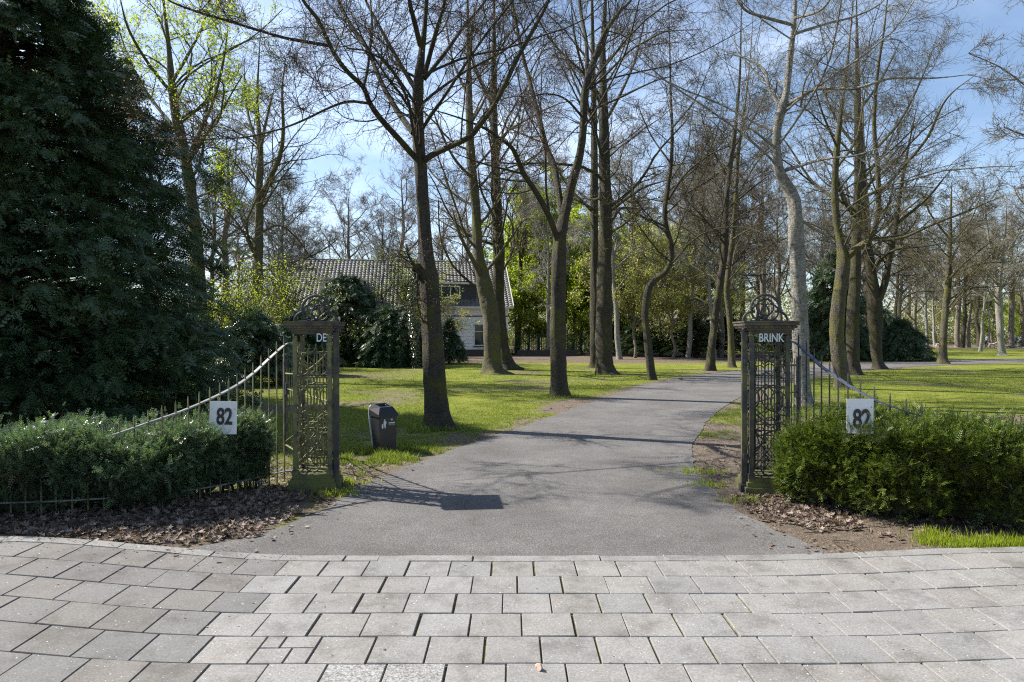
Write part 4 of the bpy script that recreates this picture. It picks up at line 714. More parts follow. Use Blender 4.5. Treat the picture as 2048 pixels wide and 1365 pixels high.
def pillar(name, label, x, y, rz, txt, tx, gate_side, lich):
    e = thing(name, label, 'gate pillar', (x, y, 0)); w = .40; k, d = math.cos(rz), math.sin(rz); ML = M_ironL if lich else M_iron
    rot = lambda p: np.c_[p[:, 0]*k-p[:, 1]*d, p[:, 0]*d+p[:, 1]*k, p[:, 2]]
    def bb(nm, g, m_, par=e):
        for i, v in enumerate(g.V): g.V[i] = rot(v)
        o = g.build(nm, m_, None); o.parent = par; return o
    g = Geo().box(0, 0, .02, w+.10, w+.10, .16).box(0, 0, .125, w+.06, w+.06, .05).box(0, 0, .17, w+.02, w+.02, .05); bb('base_block', g, M_base)
    for sx in (-1, 1):
        for sy in (-1, 1):
            g = Geo().box(sx*(w/2-.018), sy*(w/2-.018), .94, .042, .042, 1.50).box(sx*(w/2-.018), sy*(w/2-.018), .215, .068, .068, .05).box(sx*(w/2-.018), sy*(w/2-.018), 1.60, .064, .064, .03)
            for zz in (.55, .95, 1.3): g.box(sx*(w/2-.018), sy*(w/2-.018), zz, .056, .056, .014)
            bb('corner_post', g, ML)
    wi = w-.085
    for q in range(4):
        g = Geo(); a = q*math.pi/2; ca, sa = math.cos(a), math.sin(a)
        tr = lambda p, ca=ca, sa=sa: np.c_[p[:, 0]*ca-(p[:, 1]-w/2+.02)*sa, p[:, 0]*sa+(p[:, 1]-w/2+.02)*ca, p[:, 2]]
        lattice(g, wi, .22, 1.60, tr); bb('lattice_panel', g, ML)
    # name band between the posts under the cap and the cap
    g = Geo().box(0, 0, 1.715, w+.015, w+.015, .02)
    for i, (s_, z_, h_) in enumerate([(.03, 1.735, .025), (.07, 1.758, .025), (.11, 1.782, .026), (.145, 1.812, .030), (.165, 1.836, .016)]): g.box(0, 0, z_, w+s_, w+s_, h_)
    for t in range(9):
        for a in range(4):
            u = (t-4)*.055; cx, cy = (u, -(w+.11)/2) if a == 0 else (u, (w+.11)/2) if a == 2 else ((w+.11)/2, u) if a == 1 else (-(w+.11)/2, u); g.box(cx, cy, 1.782, .022, .022, .02)
    bb('cap', g, M_cap)
    g = Geo(); zb = 1.846
    def ring(p, r=.010): g.tubes(p, np.full(len(p), r), 8, cap=True)
    ring(arc(0, zb+.138, .145, -8, 188, 28), .014); ring(arc(-.125, zb, .105, 90-12, 180, 14), .013); ring(arc(.125, zb, .105, 0, 90+12, 14), .013)
    for cx, cz in ((0, zb+.150), (-.048, zb+.098), (.048, zb+.098)): ring(arc(cx, cz, .088, 0, 360, 30), .0095)
    ring(np.array([[-.24, 0, zb], [0, 0, zb+.004], [.24, 0, zb]]), .008); bb('ring_ornament', g, M_black)
    p = rot(np.array([[tx, -w/2-.005, 1.665]]))[0]
    put_text('lettering', text_mesh(txt, .125, .006, .70, .0012, 1.02 if len(txt) > 3 else 1.0), M_letter, e, p, rz)
    # gate post clamped to the pillar
    sx = gate_side*(w/2+.045); g = Geo().box(sx, -.14, .87, .055, .055, 1.72).box(sx, -.14, .06, .09, .09, .12).box(sx, -.14, .005, .16, .16, .03); g.tubes(np.array([[sx, -.14, .05], [sx-gate_side*.05, -.17, .12], [sx-gate_side*.045, -.14, .34]]), np.array([.03, .03, .012]), 6, cap=True)
    gp = bb('gate_post', g, M_iron)
    g = Geo(); aa = np.linspace(-80, 90, 12); g.tubes(np.c_[np.full(12, sx), np.full(12, -.14), 1.755+.03*np.sin(np.radians(aa))], .001+.03*np.cos(np.radians(aa)), 12); g.tubes(np.array([[sx, -.14, 1.71], [sx, -.14, 1.73], [sx, -.14, 1.74]]), np.array([.028, .028, .016]), 10); f = bb('ball_finial', g, M_black, gp)
    for z_ in (1.42, .42): bb('clamp', Geo().box(sx-gate_side*.035, -.14, z_, .12, .075, .035).box(sx, -.185, z_, .03, .03, .05), M_black)
    return e, rot(np.array([[sx, -.14, 0]]))[0]+np.array([x, y, 0])
PL, gl = pillar('gate_pillar', 'openwork iron gate pillar with the letters DE and green lichen, left of the drive', -2.17, 7.22, .10, 'DE', .10, 1, True)
PR, gr = pillar('gate_pillar', 'openwork iron gate pillar with the letters BRINK, right of the drive', 2.72, 7.02, -.12, 'BRINK', .01, -1, False)

# gate leaves swung open behind the pillars
def gate_leaf(label, a, b_, zl, zh, m_, lich):
    a = np.array(a[:2], float); b_ = np.array(b_, float); L = np.linalg.norm(b_-a); dx = (b_-a)/L; ang = math.atan2(dx[1], dx[0])
    e = thing('gate_leaf', label, 'gate', (a[0], a[1], 0)); n = 17
    ztop = lambda t: zl+(zh-zl)*(1-t)**2.2
    pt = lambda t, z: np.array([dx[0]*L*t, dx[1]*L*t, z])
    def bb(nm, g, mm): o = g.build(nm, mm); o.parent = e; return o
    ts = np.linspace(.015, 1, 24); g = Geo(); g.tubes(np.array([pt(t, ztop(t)) for t in ts]), np.full(24, .014), 6, cap=True); bb('top_rail', g, m_)
    g = Geo(); g.tubes(np.array([pt(t, .16) for t in ts]), np.full(24, .014), 6, cap=True); bb('bottom_rail', g, m_)
    g = Geo(); g.tubes(np.array([pt(t, .95) for t in ts]), np.full(24, .010), 6, cap=True); g.tubes(np.array([pt(t, .95-(t)*.75) for t in ts]), np.full(24, .010), 6, cap=True); bb('brace', g, m_)
    for k in range(n):
        t = (k+.7)/(n+.4); zt = ztop(t)+.10; g = Geo(); p = pt(t, 0); g.tubes(np.array([p+[0, 0, .10], p+[0, 0, zt*.5], p+[0, 0, zt-.03], p+[0, 0, zt]]), np.array([.008, .008, .008, .001]), 5); bb('picket', g, m_)
    p = pt(1, 0); g = Geo().box(p[0], p[1], .72, .055, .055, 1.30, rz=ang); aa = np.linspace(-90, 90, 9); g.tubes(np.c_[np.full(9, p[0]), np.full(9, p[1]), 1.40+.036*np.sin(np.radians(aa))], .002+.036*np.cos(np.radians(aa)), 10); bb('end_post', g, M_black)
    q = pt(.97, .95); bb('lock_box', Geo().box(q[0], q[1], .95, .12, .05, .16, rz=ang), M_black); return e
gate_leaf('open iron gate leaf with mossy curved top rail behind the pillar reading DE', gl, (-3.18, 9.15), 1.16, 1.62, M_ironL, True)
gate_leaf('open iron gate leaf behind the pillar reading BRINK, its lock beside the pale beech', gr, (3.84, 8.75), 1.30, 1.60, M_iron, False)

# fences that sweep down from the pillars
def fence(label, path, spacing, mrail, mp, bent=()):
    c = smooth_poly(path, 200); e = thing('iron_fence', label, 'fence', (c[0, 0], c[0, 1], 0)); o0 = np.array([c[0, 0], c[0, 1], 0])
    zb = gz(c[:, 0], c[:, 1]); s = np.r_[0, np.cumsum(np.linalg.norm(np.diff(c[:, :2], axis=0), axis=1))]
    def strip(nm, z, hw, th, m_):   # flat bar lying along the run
        T = np.gradient(c[:, :2], axis=0); T = T/np.linalg.norm(T, axis=1)[:, None]; nn = np.c_[-T[:, 1], T[:, 0]]; V=[]
        for sx, sz in ((-1, -1), (1, -1), (1, 1), (-1, 1)): V.append(np.c_[c[:, 0]+nn[:, 0]*hw*sx, c[:, 1]+nn[:, 1]*hw*sx, z+th*sz]-o0)
        V = np.stack(V, 1); K = len(c); q=[]
        for i in range(K-1):
            for j in range(4): q.append([i*4+j, i*4+(j+1) % 4, i*4+4+(j+1) % 4, i*4+4+j])
        q += [[3, 2, 1, 0], [(K-1)*4, (K-1)*4+1, (K-1)*4+2, (K-1)*4+3]]
        g = Geo().add(V.reshape(-1, 3), q); o = g.build(nm, m_); o.parent = e
    strip('top_rail', c[:, 2], .020, .007, mrail); strip('bottom_rail', zb+.12, .018, .006, mrail)
    k = 0; d = .10
    while d < s[-1]-.05:
        x_ = np.interp(d, s, c[:, 0]); y_ = np.interp(d, s, c[:, 1]); zt = np.interp(d, s, c[:, 2])+.12; b_ = float(gz(x_, y_)); p = np.array([x_, y_, 0])-o0
        off = np.array([-.05, 0, 0])*(k in bent); g = Geo(); zr = zt-.12
        g.tubes(np.array([p+[0, 0, b_-.03], p+[0, 0, (zr)*.5], p+[0, 0, zr], p+off*.6+[0, 0, zt-.04], p+off+[0, 0, zt]]), np.array([.0085, .0085, .0085, .0085, .003]), 4); o = g.build('picket', mp); o.parent = e
        d += spacing*random.uniform(.96, 1.04); k += 1
    return e
fence('iron picket fence with pale glint coloured top rail sweeping down from the DE pillar', [(-2.40, 7.40, 1.60), (-2.56, 7.45, 1.60), (-2.66, 7.26, 1.47), (-2.77, 7.0, 1.29), (-2.86, 6.75, 1.17), (-2.98, 6.47, 1.07), (-3.15, 6.2, .97), (-3.35, 6.0, .89), (-3.62, 5.76, .79), (-4.1, 5.6, .72), (-5.2, 5.5, .70), (-6.5, 5.45, .70)], .118, M_rail, M_ironL)
fence('iron picket fence with dark blue grey rail and one bent picket by the BRINK pillar', [(2.94, 7.22, 1.62), (3.07, 7.12, 1.62), (3.13, 6.95, 1.52), (3.17, 6.70, 1.38), (3.21, 6.45, 1.28), (3.27, 6.25, 1.19), (3.38, 6.10, 1.10), (3.55, 6.0, 1.02), (3.8, 5.93, .94), (4.2, 5.88, .88), (5, 5.85, .86), (6.2, 5.85, .86)], .128, M_railR, M_black, (6,))
# round-topped post in the left hedge
g = Geo(); aa = np.linspace(-90, 90, 10); p0 = W(93, 846, 6.9); g.tubes(np.c_[np.full(10, p0[0]), np.full(10, p0[1]), p0[2]-.01+.035*np.sin(np.radians(aa))], .003+.065*np.cos(np.radians(aa)), 14); g.tubes(np.array([[p0[0], p0[1], 0], [p0[0], p0[1], .4], [p0[0], p0[1], p0[2]-.03]]), np.full(3, .03), 8)
tag(g.build('fence_post', M_black, smooth=True), 'black post with a rounded top poking out of the left hedge', 'post')
# house number signs
def sign(label, px, py, Yd, w, h, rz, tilt, tz):
    c = W(px, py, Yd); e = thing('number_sign', label, 'sign', c, None); e.rotation_euler=(0, tilt, rz)
    g = Geo(); n = 7; V=[]; q=[]
    for s_ in (0, 1):
        for i in range(n):
            for j in range(n): x_, z_ = (i/(n-1)-.5)*w, (j/(n-1)-.5)*h; V.append((x_, .003*s_+.004*math.sin(x_*18+z_*9), z_))
    for i in range(n-1):
        for j in range(n-1): a = i*n+j; q.append([a, a+n, a+n+1, a+1]); q.append([n*n+a, n*n+a+1, n*n+a+n+1, n*n+a+n])
    for k in range(n-1): q += [[k, k+1, n*n+k+1, n*n+k], [k*n, n*n+k*n, n*n+(k+1)*n, (k+1)*n], [(n-1)*n+k, n*n+(n-1)*n+k, n*n+(n-1)*n+k+1, (n-1)*n+k+1], [k*n+n-1, (k+1)*n+n-1, n*n+(k+1)*n+n-1, n*n+k*n+n-1]]
    g.add(V, q); o = g.build('sheet', M_sign, smooth=False); o.parent = e
    put_text('numerals', text_mesh('82', .225, .0015, .68, .0055, .98), M_ink, e, (.012, -.0075, tz))
    g = Geo()
    for sx in (-1, 1): g.tubes(np.array([[sx*w*.42, -.006, h*.25], [sx*w*.42, .0, h*.25+.01], [sx*w*.42, .02, h*.25+.004]]), np.full(3, .002), 4)
    o = g.build('wire_tie', M_ink); o.parent = e; return e
sign('white sign with black number 82, fully visible on the left fence', 446, 836, 6.42, .255, .325, .12, .03, .005)
sign('white sign with black number 82, partly overgrown by the right hedge', 1721, 833, 5.66, .225, .30, -.08, 0, -.03)
# twigs of the right hedge grown over the sign
R = np.random.default_rng(5); cb = W(1724, 858, 5.58); n = 34; st = np.c_[cb[0]+R.uniform(-.16, .2, n), cb[1]+R.uniform(-.06, .03, n), cb[2]+R.uniform(-.14, -.02, n)]
dirs = nrm(np.c_[R.normal(0, .5, n), R.normal(0, .1, n), R.uniform(.3, 1, n)]); L = R.uniform(.04, .17, n); g = Geo(); g.tubes(np.stack([st, st+dirs*(L*.5)[:, None], st+dirs*L[:, None]], 1), np.full((n, 3), .002), 3, m=1)
kk = R.integers(0, n, 230); p = st[kk]+dirs[kk]*(L[kk]*R.uniform(0, 1, 230))[:, None]; g.inst(*SPG, p, frames(nrm(dirs[kk]+R.normal(0, .5, (230, 3))), np.array([0, -1, .3]), .055*R.uniform(.6, 1.2, 230), .5)); hR = [o for o in bpy.data.objects if o.name.startswith('hedge') and o.location.x > 0 and o.type == 'EMPTY'][0]
o = g.build('shoots', [ML_yewR, MB_dark]); o.parent = hR; o.matrix_parent_inverse = Matrix.Translation(hR.location).inverted()

# ---------------------------------------------------------------- litter bin
bx, by = G(768, 905); e = thing('litter_bin', 'brown and black litter bin on a bent steel loop beside the drive', 'litter bin', (bx, by, 0)); rz = .62
e.rotation_euler = (0, -.02, rz)
def ch(nm, g, m_, par=e, smooth=False): o = g.build(nm, m_, None, smooth); o.parent = par; return o
# local: -y is the brown front
g = Geo(); V = []
for z_, w_, d0, d1 in ((.02, .125, -.13, .09), (.10, .125, -.135, .10), (.52, .135, -.15, .16)): V += [(-w_, d0, z_), (w_, d0, z_), (w_, d1, z_), (-w_, d1, z_)]
q = [[3, 2, 1, 0]]
for l in range(2):
    for j in range(4): q.append([l*4+j, l*4+(j+1) % 4, l*4+4+(j+1) % 4, l*4+4+j])
g.add(V, q); ch('bin_body', g, M_bind)
ch('front_panel', Geo().add([(-.124, -.137, .05), (.124, -.137, .05), (.132, -.158, .535), (-.132, -.158, .535), (-.124, -.130, .05), (.124, -.130, .05), (.132, -.145, .535), (-.132, -.145, .535)], [[0, 1, 2, 3], [7, 6, 5, 4], [0, 3, 7, 4], [1, 5, 6, 2], [3, 2, 6, 7], [0, 4, 5, 1]]), M_binb)
g = Geo(); V = [(-.15, -.175, .53), (.15, -.175, .53), (.15, .17, .53), (-.15, .17, .53), (-.15, -.175, .565), (.15, -.175, .565), (.15, .17, .62), (-.15, .17, .62), (-.10, -.10, .665), (.10, -.10, .665), (.11, .15, .70), (-.11, .15, .70)]
q = [[3, 2, 1, 0]]
for l in range(2):
    for j in range(4): q.append([l*4+j, l*4+(j+1) % 4, l*4+4+(j+1) % 4, l*4+4+j])
g.add(V, q); A = [np.array(V[i]) for i in (8, 9, 10, 11)]; c = sum(A)/4; I = [c+(a-c)*.78 for a in A]; B = [i-np.array([0, 0, .09]) for i in I]
g.add(A+I+B, [[0, 1, 5, 4], [1, 2, 6, 5], [2, 3, 7, 6], [3, 0, 4, 7], [4, 5, 9, 8], [5, 6, 10, 9], [6, 7, 11, 10], [7, 4, 8, 11], [8, 9, 10, 11]]); ch('hood', g, M_bind)
for sx in (-1, 1):
    g = Geo(); loop = smooth_poly([(sx*.08, .17, -.05), (sx*.09, .21, .2), (sx*.10, .255, .45), (sx*.10, .26, .58), (sx*.10, .23, .64), (sx*.10, .17, .665), (sx*.10, .10, .665)], 30); g.tubes(loop, np.full(30, .021), 8, cap=True); ch('loop_post', g, M_galv, e, True)
g = Geo().box(0, .262, .48, .20, .012, .30); ch('back_plate', g, M_galv)
def poly2(g, pts, z0, m_=0, y=-.1585):
    n = len(pts); V = [(p[0], y-.021*((p[1]-.535)/.485)*0-.003+(.535-p[1])*.0433, p[1]) for p in pts]; g.add(V+[tuple(np.mean(V, axis=0))], T=[[n, i, (i+1) % n] for i in range(n)], m=m_)
g = Geo(); cx, cz = -.055, .44
poly2(g, [(cx+.012*math.cos(a), cz+.045+.012*math.sin(a)) for a in np.linspace(0, 6.28, 9)[:-1]], 0); poly2(g, [(cx-.014, cz+.028), (cx+.02, cz+.03), (cx+.03, cz), (cx+.018, cz-.005), (cx+.016, cz-.07), (cx+.004, cz-.07), (cx, cz-.02), (cx-.006, cz-.07), (cx-.018, cz-.07), (cx-.016, cz)], 0)
poly2(g, [(cx-.045, cz-.01), (cx-.026, cz-.01), (cx-.028, cz-.07), (cx-.043, cz-.07)], 0); ch('pictogram', g, M_white)
g = Geo(); cx, cz = .055, .455; 
for k in range(6): a = k*math.pi/3; poly2(g, [(cx+.004*math.cos(a+1.57), cz+.03+.004*math.sin(a+1.57)), (cx+.028*math.cos(a), cz+.03+.028*math.sin(a)), (cx-.004*math.cos(a+1.57), cz+.03-.004*math.sin(a+1.57))], 0)
poly2(g, [(cx-.05, cz-.02), (cx+.05, cz-.02), (cx+.05, cz-.008), (cx-.05, cz-.008)], 0); poly2(g, [(cx-.05, cz-.038), (cx+.05, cz-.038), (cx+.05, cz-.022), (cx-.05, cz-.022)], 0, 1); poly2(g, [(cx-.05, cz-.050), (cx+.05, cz-.050), (cx+.05, cz-.040), (cx-.05, cz-.040)], 0, 2); ch('sticker', g, [M_white, M_teal, M_orange])

# ---------------------------------------------------------------- house
hx, hy = (1016-1024)/F*53, 53.0; th = .14
e = thing('white_house', 'white plastered house with a long grey tiled roof and dormers behind the trees', 'house', (hx, hy, 0)); e.rotation_euler=(0, 0, th)
def hb(nm, g, m_, par=e, smooth=False): o = g.build(nm, m_, None, smooth); o.parent = par; return o
LH, DP, EV, RD = 18.2, 9.6, 4.15, 8.0
g = Geo(); g.box(-LH/2, DP/2, EV/2+.25, LH, DP, EV-.5)
g.add([(0, 0, EV), (0, DP, EV), (0, DP/2, RD-.15), (-LH, 0, EV), (-LH, DP, EV), (-LH, DP/2, RD-.15)], T=[[0, 1, 2], [3, 5, 4]])
hb('wall', g, M_wall)
g = Geo()
for k in range(6): g.box(-LH/2, -.012, .75+k*.28, LH, .02, .018)
hb('wall_boards', g, M_trim)
hb('plinth', Geo().box(-LH/2, DP/2, .25, LH+.06, DP+.06, .52), M_brick); hb('string_course', Geo().box(-LH/2, -.02, 3.2, LH+.02, .05, .09), M_clad)
g = Geo(); ncol = 62; sub = 8; nrow = 24; nxr = ncol*sub+1
for side in (0, 1):
    u = np.linspace(-LH-.35, .35, nxr); rr_=[]; Ls = 1.0
    vv=[]
    for r_ in range(nrow): vv += [(r_/nrow, .05), ((r_+.96)/nrow, 0.0)]
    vv.append((1, 0))
    y0, z0, y1, z1 = -.45, EV-.25, DP/2, RD
    nrm_ = np.array([-(z1-z0), (y1-y0)]); nrm_ = nrm_/np.linalg.norm(nrm_)
    V=[]
    for v, hgt_ in vv:
        yy_, zz_ = y0+(y1-y0)*v, z0+(z1-z0)*v; wv = 0.07*np.abs(np.sin(np.arange(nxr)/sub*np.pi))+hgt_+.03
        Y2 = yy_+nrm_[0]*wv; Z2 = zz_+nrm_[1]*wv; V.append(np.c_[u, Y2 if side == 0 else DP-Y2, Z2])
    V = np.array(V); nr = len(vv); ii = (np.arange(nr-1)[:, None]*nxr+np.arange(nxr-1)[None]).ravel(); q = np.stack([ii, ii+1, ii+nxr+1, ii+nxr], 1)
    g.add(V.reshape(-1, 3), q if side == 0 else q[:, ::-1])
roof = hb('roof', g, M_roof)
g = Geo(); rx = np.linspace(-LH-.35, .35, 120); g.tubes(np.c_[rx, np.full(120, DP/2), RD+.05+.02*np.sin(rx*18)], np.full(120, .13), 8, cap=True); hb('ridge_tiles', g, M_roof, roof)
g = Geo(); 
for x_ in (.37, -LH-.37):
    for sd in (0, 1):
        a = np.array([x_, -.5 if sd == 0 else DP+.5, EV-.28]); b_ = np.array([x_, DP/2, RD+.02]); g.add([a, a+[.05, 0, 0], b_+[.05, 0, 0], b_, a+[0, 0, .2], a+[.05, 0, .2], b_+[.05, 0, .2], b_+[0, 0, .2]], [[0, 3, 2, 1], [4, 5, 6, 7], [0, 1, 5, 4], [1, 2, 6, 5], [2, 3, 7, 6], [3, 0, 4, 7]])
hb('bargeboard', g, M_trim); hb('gutter', Geo().box(-LH/2, -.5, EV-.27, LH+.7, .14, .16).box(-LH/2, -.24, EV-.30, LH+.6, .42, .04), M_trim)
g = Geo(); g.tubes(np.array([[-4.4, -.08, EV-.3], [-4.4, -.08, 2], [-4.4, -.08, .1]]), np.full(3, .05), 8); hb('downpipe', g, M_galv)
def window(x0, x1, z0, z1, y=-.01, nx_=1, nz_=(.35,), par=e, fw=.07):
    g = Geo(); cx = (x0+x1)/2; cz = (z0+z1)/2; g.box(x0, y-.03, cz, fw, .08, z1-z0+fw).box(x1, y-.03, cz, fw, .08, z1-z0+fw).box(cx, y-.032, z0, x1-x0-fw, .08, fw).box(cx, y-.032, z1, x1-x0-fw, .08, fw)
    for k in range(1, nx_+0): g.box(x0+(x1-x0)*k/nx_, y-.035, cz, fw*.8, .06, z1-z0-fw)
    for f in nz_: g.box(cx, y-.038, z1-(z1-z0)*f, x1-x0-fw, .05, fw*.7)
    w = hb('window', g, M_white, par); hb('pane', Geo().box(cx, y-.012, cz, x1-x0, .02, z1-z0), M_glass, w); hb('sill', Geo().box(cx, y-.07, z0-.09, x1-x0+.2, .16, .06), M_clad, w); return w
window(-2.75, -1.85, .85, 2.55); window(-7.2, -6.2, .85, 2.55); window(-10.5, -9.5, .85, 2.55); window(-13.6, -12.6, .85, 2.55); window(-16.8, -15.8, .85, 2.55)
def dormer(x0, x1, z0, z1, ym, mcl, win):
    g = Geo().box((x0+x1)/2, ym+1.6, (z0+z1)/2, x1-x0, 3.2, z1-z0); d_ = hb('dormer', g, mcl); hb('dormer_roof', Geo().box((x0+x1)/2, ym+1.5, z1+.09, x1-x0+.5, 3.7, .16), M_trim, d_)
    w = window(x0+win[0], x0+win[1], z0+win[2], z1-.15, ym-.01, 3, (), None, .08); w.parent = d_
dormer(-6.6, -2.6, 4.25, 5.75, .25, M_clad, (.5, 2.7, .45)); dormer(-14.9, -11.6, 4.7, 6.0, .6, M_trim, (.4, 2.8, .3))

# green mesh fence and low wall right of the house
e = thing('mesh_fence', 'dark green wire mesh fence running right from the house corner', 'fence', (.3, 55, 0)); g = Geo()
for k in range(40): x_ = k*.17; g.tubes(np.array([[x_, 0, .3], [x_, 0, .9], [x_, 0, 1.75]]), np.full(3, .022), 4)
for k in range(12): g.box(3.3, 0, .35+k*.125, 6.6, .02, .035)
o = g.build('mesh', M_gfence); o.parent = e
for k in range(4): o = Geo().box(k*2.2, .03, .95, .08, .08, 1.9).build('post', M_gfence); o.parent = e
tag(Geo().box(2.9, 53.6, .22, 5.0, .25, .44).build('low_wall', M_brick), 'low dark brick wall in front of the green mesh fence', 'wall')
# ivy covered stem by the house
g = Geo(); p = W(832, 725, 33); tp = [[p[0], 33, -.1, .09], [p[0]-.05, 33, 1.5, .08], [p[0]-.25, 33.2, 3.2, .06], [p[0]-.1, 33.1, 5, .03]]; e = thing('ivy_tree', 'thin stem wrapped in shiny ivy left of the knobbly beech', 'tree', (p[0], 33, 0)); P, r = trunk_geo(g, [[a-p[0], b_-33, c_, d_] for a, b_, c_, d_ in tp], S=8, flare=0); o = g.build('trunk', MB_dark); o.parent = e
R = np.random.default_rng(12); n = 1500; k = R.integers(0, P.shape[1]-1, n); a = R.uniform(0, 6.28, n); q = P[0, k]+np.c_[np.cos(a)*.16, np.sin(a)*.16, R.normal(0, .1, n)]*R.uniform(.6, 1.3, n)[:, None]; g = Geo(); g.inst(*LEAF, q, frames(np.c_[np.cos(a), np.sin(a), -.8+0*a], np.array([0, 0, 1.]), .09*R.uniform(.6, 1.4, n), .5)); o = g.build('crown', ML_ivy); o.parent = e

# ---------------------------------------------------------------- far lamp post, people, bikes, dogs
x_, y_ = (1979-1024)/F*88, 88; e = thing('lamp_post', 'tall black lamp post far off at the edge of the right lawn', 'lamp post', (x_, y_, 0))
g = Geo(); g.tubes(np.array([[0, 0, 0], [0, 0, .8], [0, 0, .82], [0, 0, 5.6]]), np.array([.14, .13, .08, .06]), 8); o = g.build('pole', M_black); o.parent = e
g = Geo(); g.tubes(np.array([[0, 0, 5.6], [0, 0, 5.7], [0, 0, 6.1], [0, 0, 6.15], [0, 0, 6.3]]), np.array([.08, .16, .26, .30, .03]), 8); o = g.build('lantern', M_black); o.parent = e
def person(label, x_, y_, rz, top, legm, seated=False):
    e = thing('person', label, 'person', (x_, y_, 0)); e.rotation_euler=(0, 0, rz)
    J = {'hip': (0, 0, .95, .13), 'ch': (0, -.03, 1.25, .145), 'ne': (0, -.03, 1.46, .06), 'he': (0, -.05, 1.60, .085), 'ht': (0, -.05, 1.70, .07),
         'sl': (-.17, -.03, 1.40, .055), 'el': (-.22, -.12, 1.14, .042), 'wl': (-.20, -.34, 1.04, .03), 'sr': (.17, -.03, 1.40, .055), 'er': (.22, -.12, 1.14, .042), 'wr': (.20, -.34, 1.04, .03), 'hl': (-.2, -.41, 1.03, .028), 'hr': (.2, -.41, 1.03, .028),
         'jl': (-.10, 0, .88, .09), 'kl': (-.10, -.06, .50, .06), 'al': (-.10, .06, .09, .042), 'tl': (-.10, -.10, .04, .035), 'jr': (.10, 0, .88, .09), 'kr': (.11, .02, .50, .06), 'ar': (.11, .16, .09, .042), 'tr': (.11, .01, .04, .035)}
    E = [('hip', 'ch'), ('ch', 'ne'), ('ne', 'he'), ('he', 'ht'), ('ch', 'sl'), ('sl', 'el'), ('el', 'wl'), ('wl', 'hl'), ('ch', 'sr'), ('sr', 'er'), ('er', 'wr'), ('wr', 'hr'), ('hip', 'jl'), ('jl', 'kl'), ('kl', 'al'), ('al', 'tl'), ('hip', 'jr'), ('jr', 'kr'), ('kr', 'ar'), ('ar', 'tr')]
    nm = list(J); me = bpy.data.meshes.new('body'); me.from_pydata([J[k][:3] for k in nm], [(nm.index(a), nm.index(b_)) for a, b_ in E], []); o = bpy.data.objects.new('body', me); COL.objects.link(o); o.parent = e
    md = o.modifiers.new('skin', 'SKIN'); o.modifiers.new('sub', 'SUBSURF').levels=1
    for i, k in enumerate(nm): me.skin_vertices[0].data[i].radius=(J[k][3],)*2
    me.skin_vertices[0].data[0].use_root=True
    m_, nt_, b0 = mat('body_'+label[:6]); tc = N(nt_, 'ShaderNodeTexCoord'); sp = N(nt_, 'ShaderNodeSeparateXYZ'); nt_.links.new(tc.outputs['Object'], sp.inputs[0]); nt_.links.new(ramp(nt_, mth(nt_, 'DIVIDE', sp.outputs[2], 1.8), [(0, legm), (.53, top), (.82, (.45, .28, .2))]), b0.inputs[0]); r_ = nt_.nodes['Color Ramp']; r_.color_ramp.interpolation='CONSTANT'; me.materials.append(m_)
    g = Geo(); aa = np.linspace(0, 90, 7); g.tubes(np.c_[np.zeros(7), np.full(7, -.03), 1.64+.10*np.sin(np.radians(aa))], .004+.10*np.cos(np.radians(aa)), 10); h = g.build('hair', M_hair, None, True); h.parent = e; return e
def bicycle(label, x_, y_, rz):
    e = thing('bicycle', label, 'bicycle', (x_, y_, 0)); e.rotation_euler=(0, 0, rz)
    for cy in (-.55, .52):
        a = np.linspace(0, 2*np.pi, 24); g = Geo(); g.tubes(np.c_[0*a, cy+.34*np.cos(a), .35+.34*np.sin(a)], np.full(24, .022), 5)
        for k in range(8): g.tubes(np.array([[0, cy, .35], [0, cy+.17*math.cos(k*.785), .35+.17*math.sin(k*.785)], [0, cy+.33*math.cos(k*.785), .35+.33*math.sin(k*.785)]]), np.full(3, .004), 3)
        o = g.build('wheel', M_black); o.parent = e
    g = Geo()
    for a, b_ in (((0, -.55, .35), (0, -.40, .95)), ((0, -.42, .85), (0, .02, .32)), ((0, -.42, .88), (0, .12, .80)), ((0, .02, .32), (0, .16, .92)), ((0, .02, .32), (0, .52, .35)), ((0, .14, .80), (0, .52, .35))):
        a, b_ = np.array(a), np.array(b_); g.tubes(np.array([a, (a+b_)/2, b_]), np.full(3, .018), 5)
    o = g.build('frame', M_black); o.parent = e; o = Geo().box(0, .17, .95, .14, .26, .06, taper=.7).build('saddle', M_bind); o.parent = e
    g = Geo(); g.tubes(np.array([[-.28, -.30, 1.02], [-.15, -.38, 1.05], [0, -.40, .98], [.15, -.38, 1.05], [.28, -.30, 1.02]]), np.full(5, .015), 5); o = g.build('handlebar', M_black); o.parent = e; return e
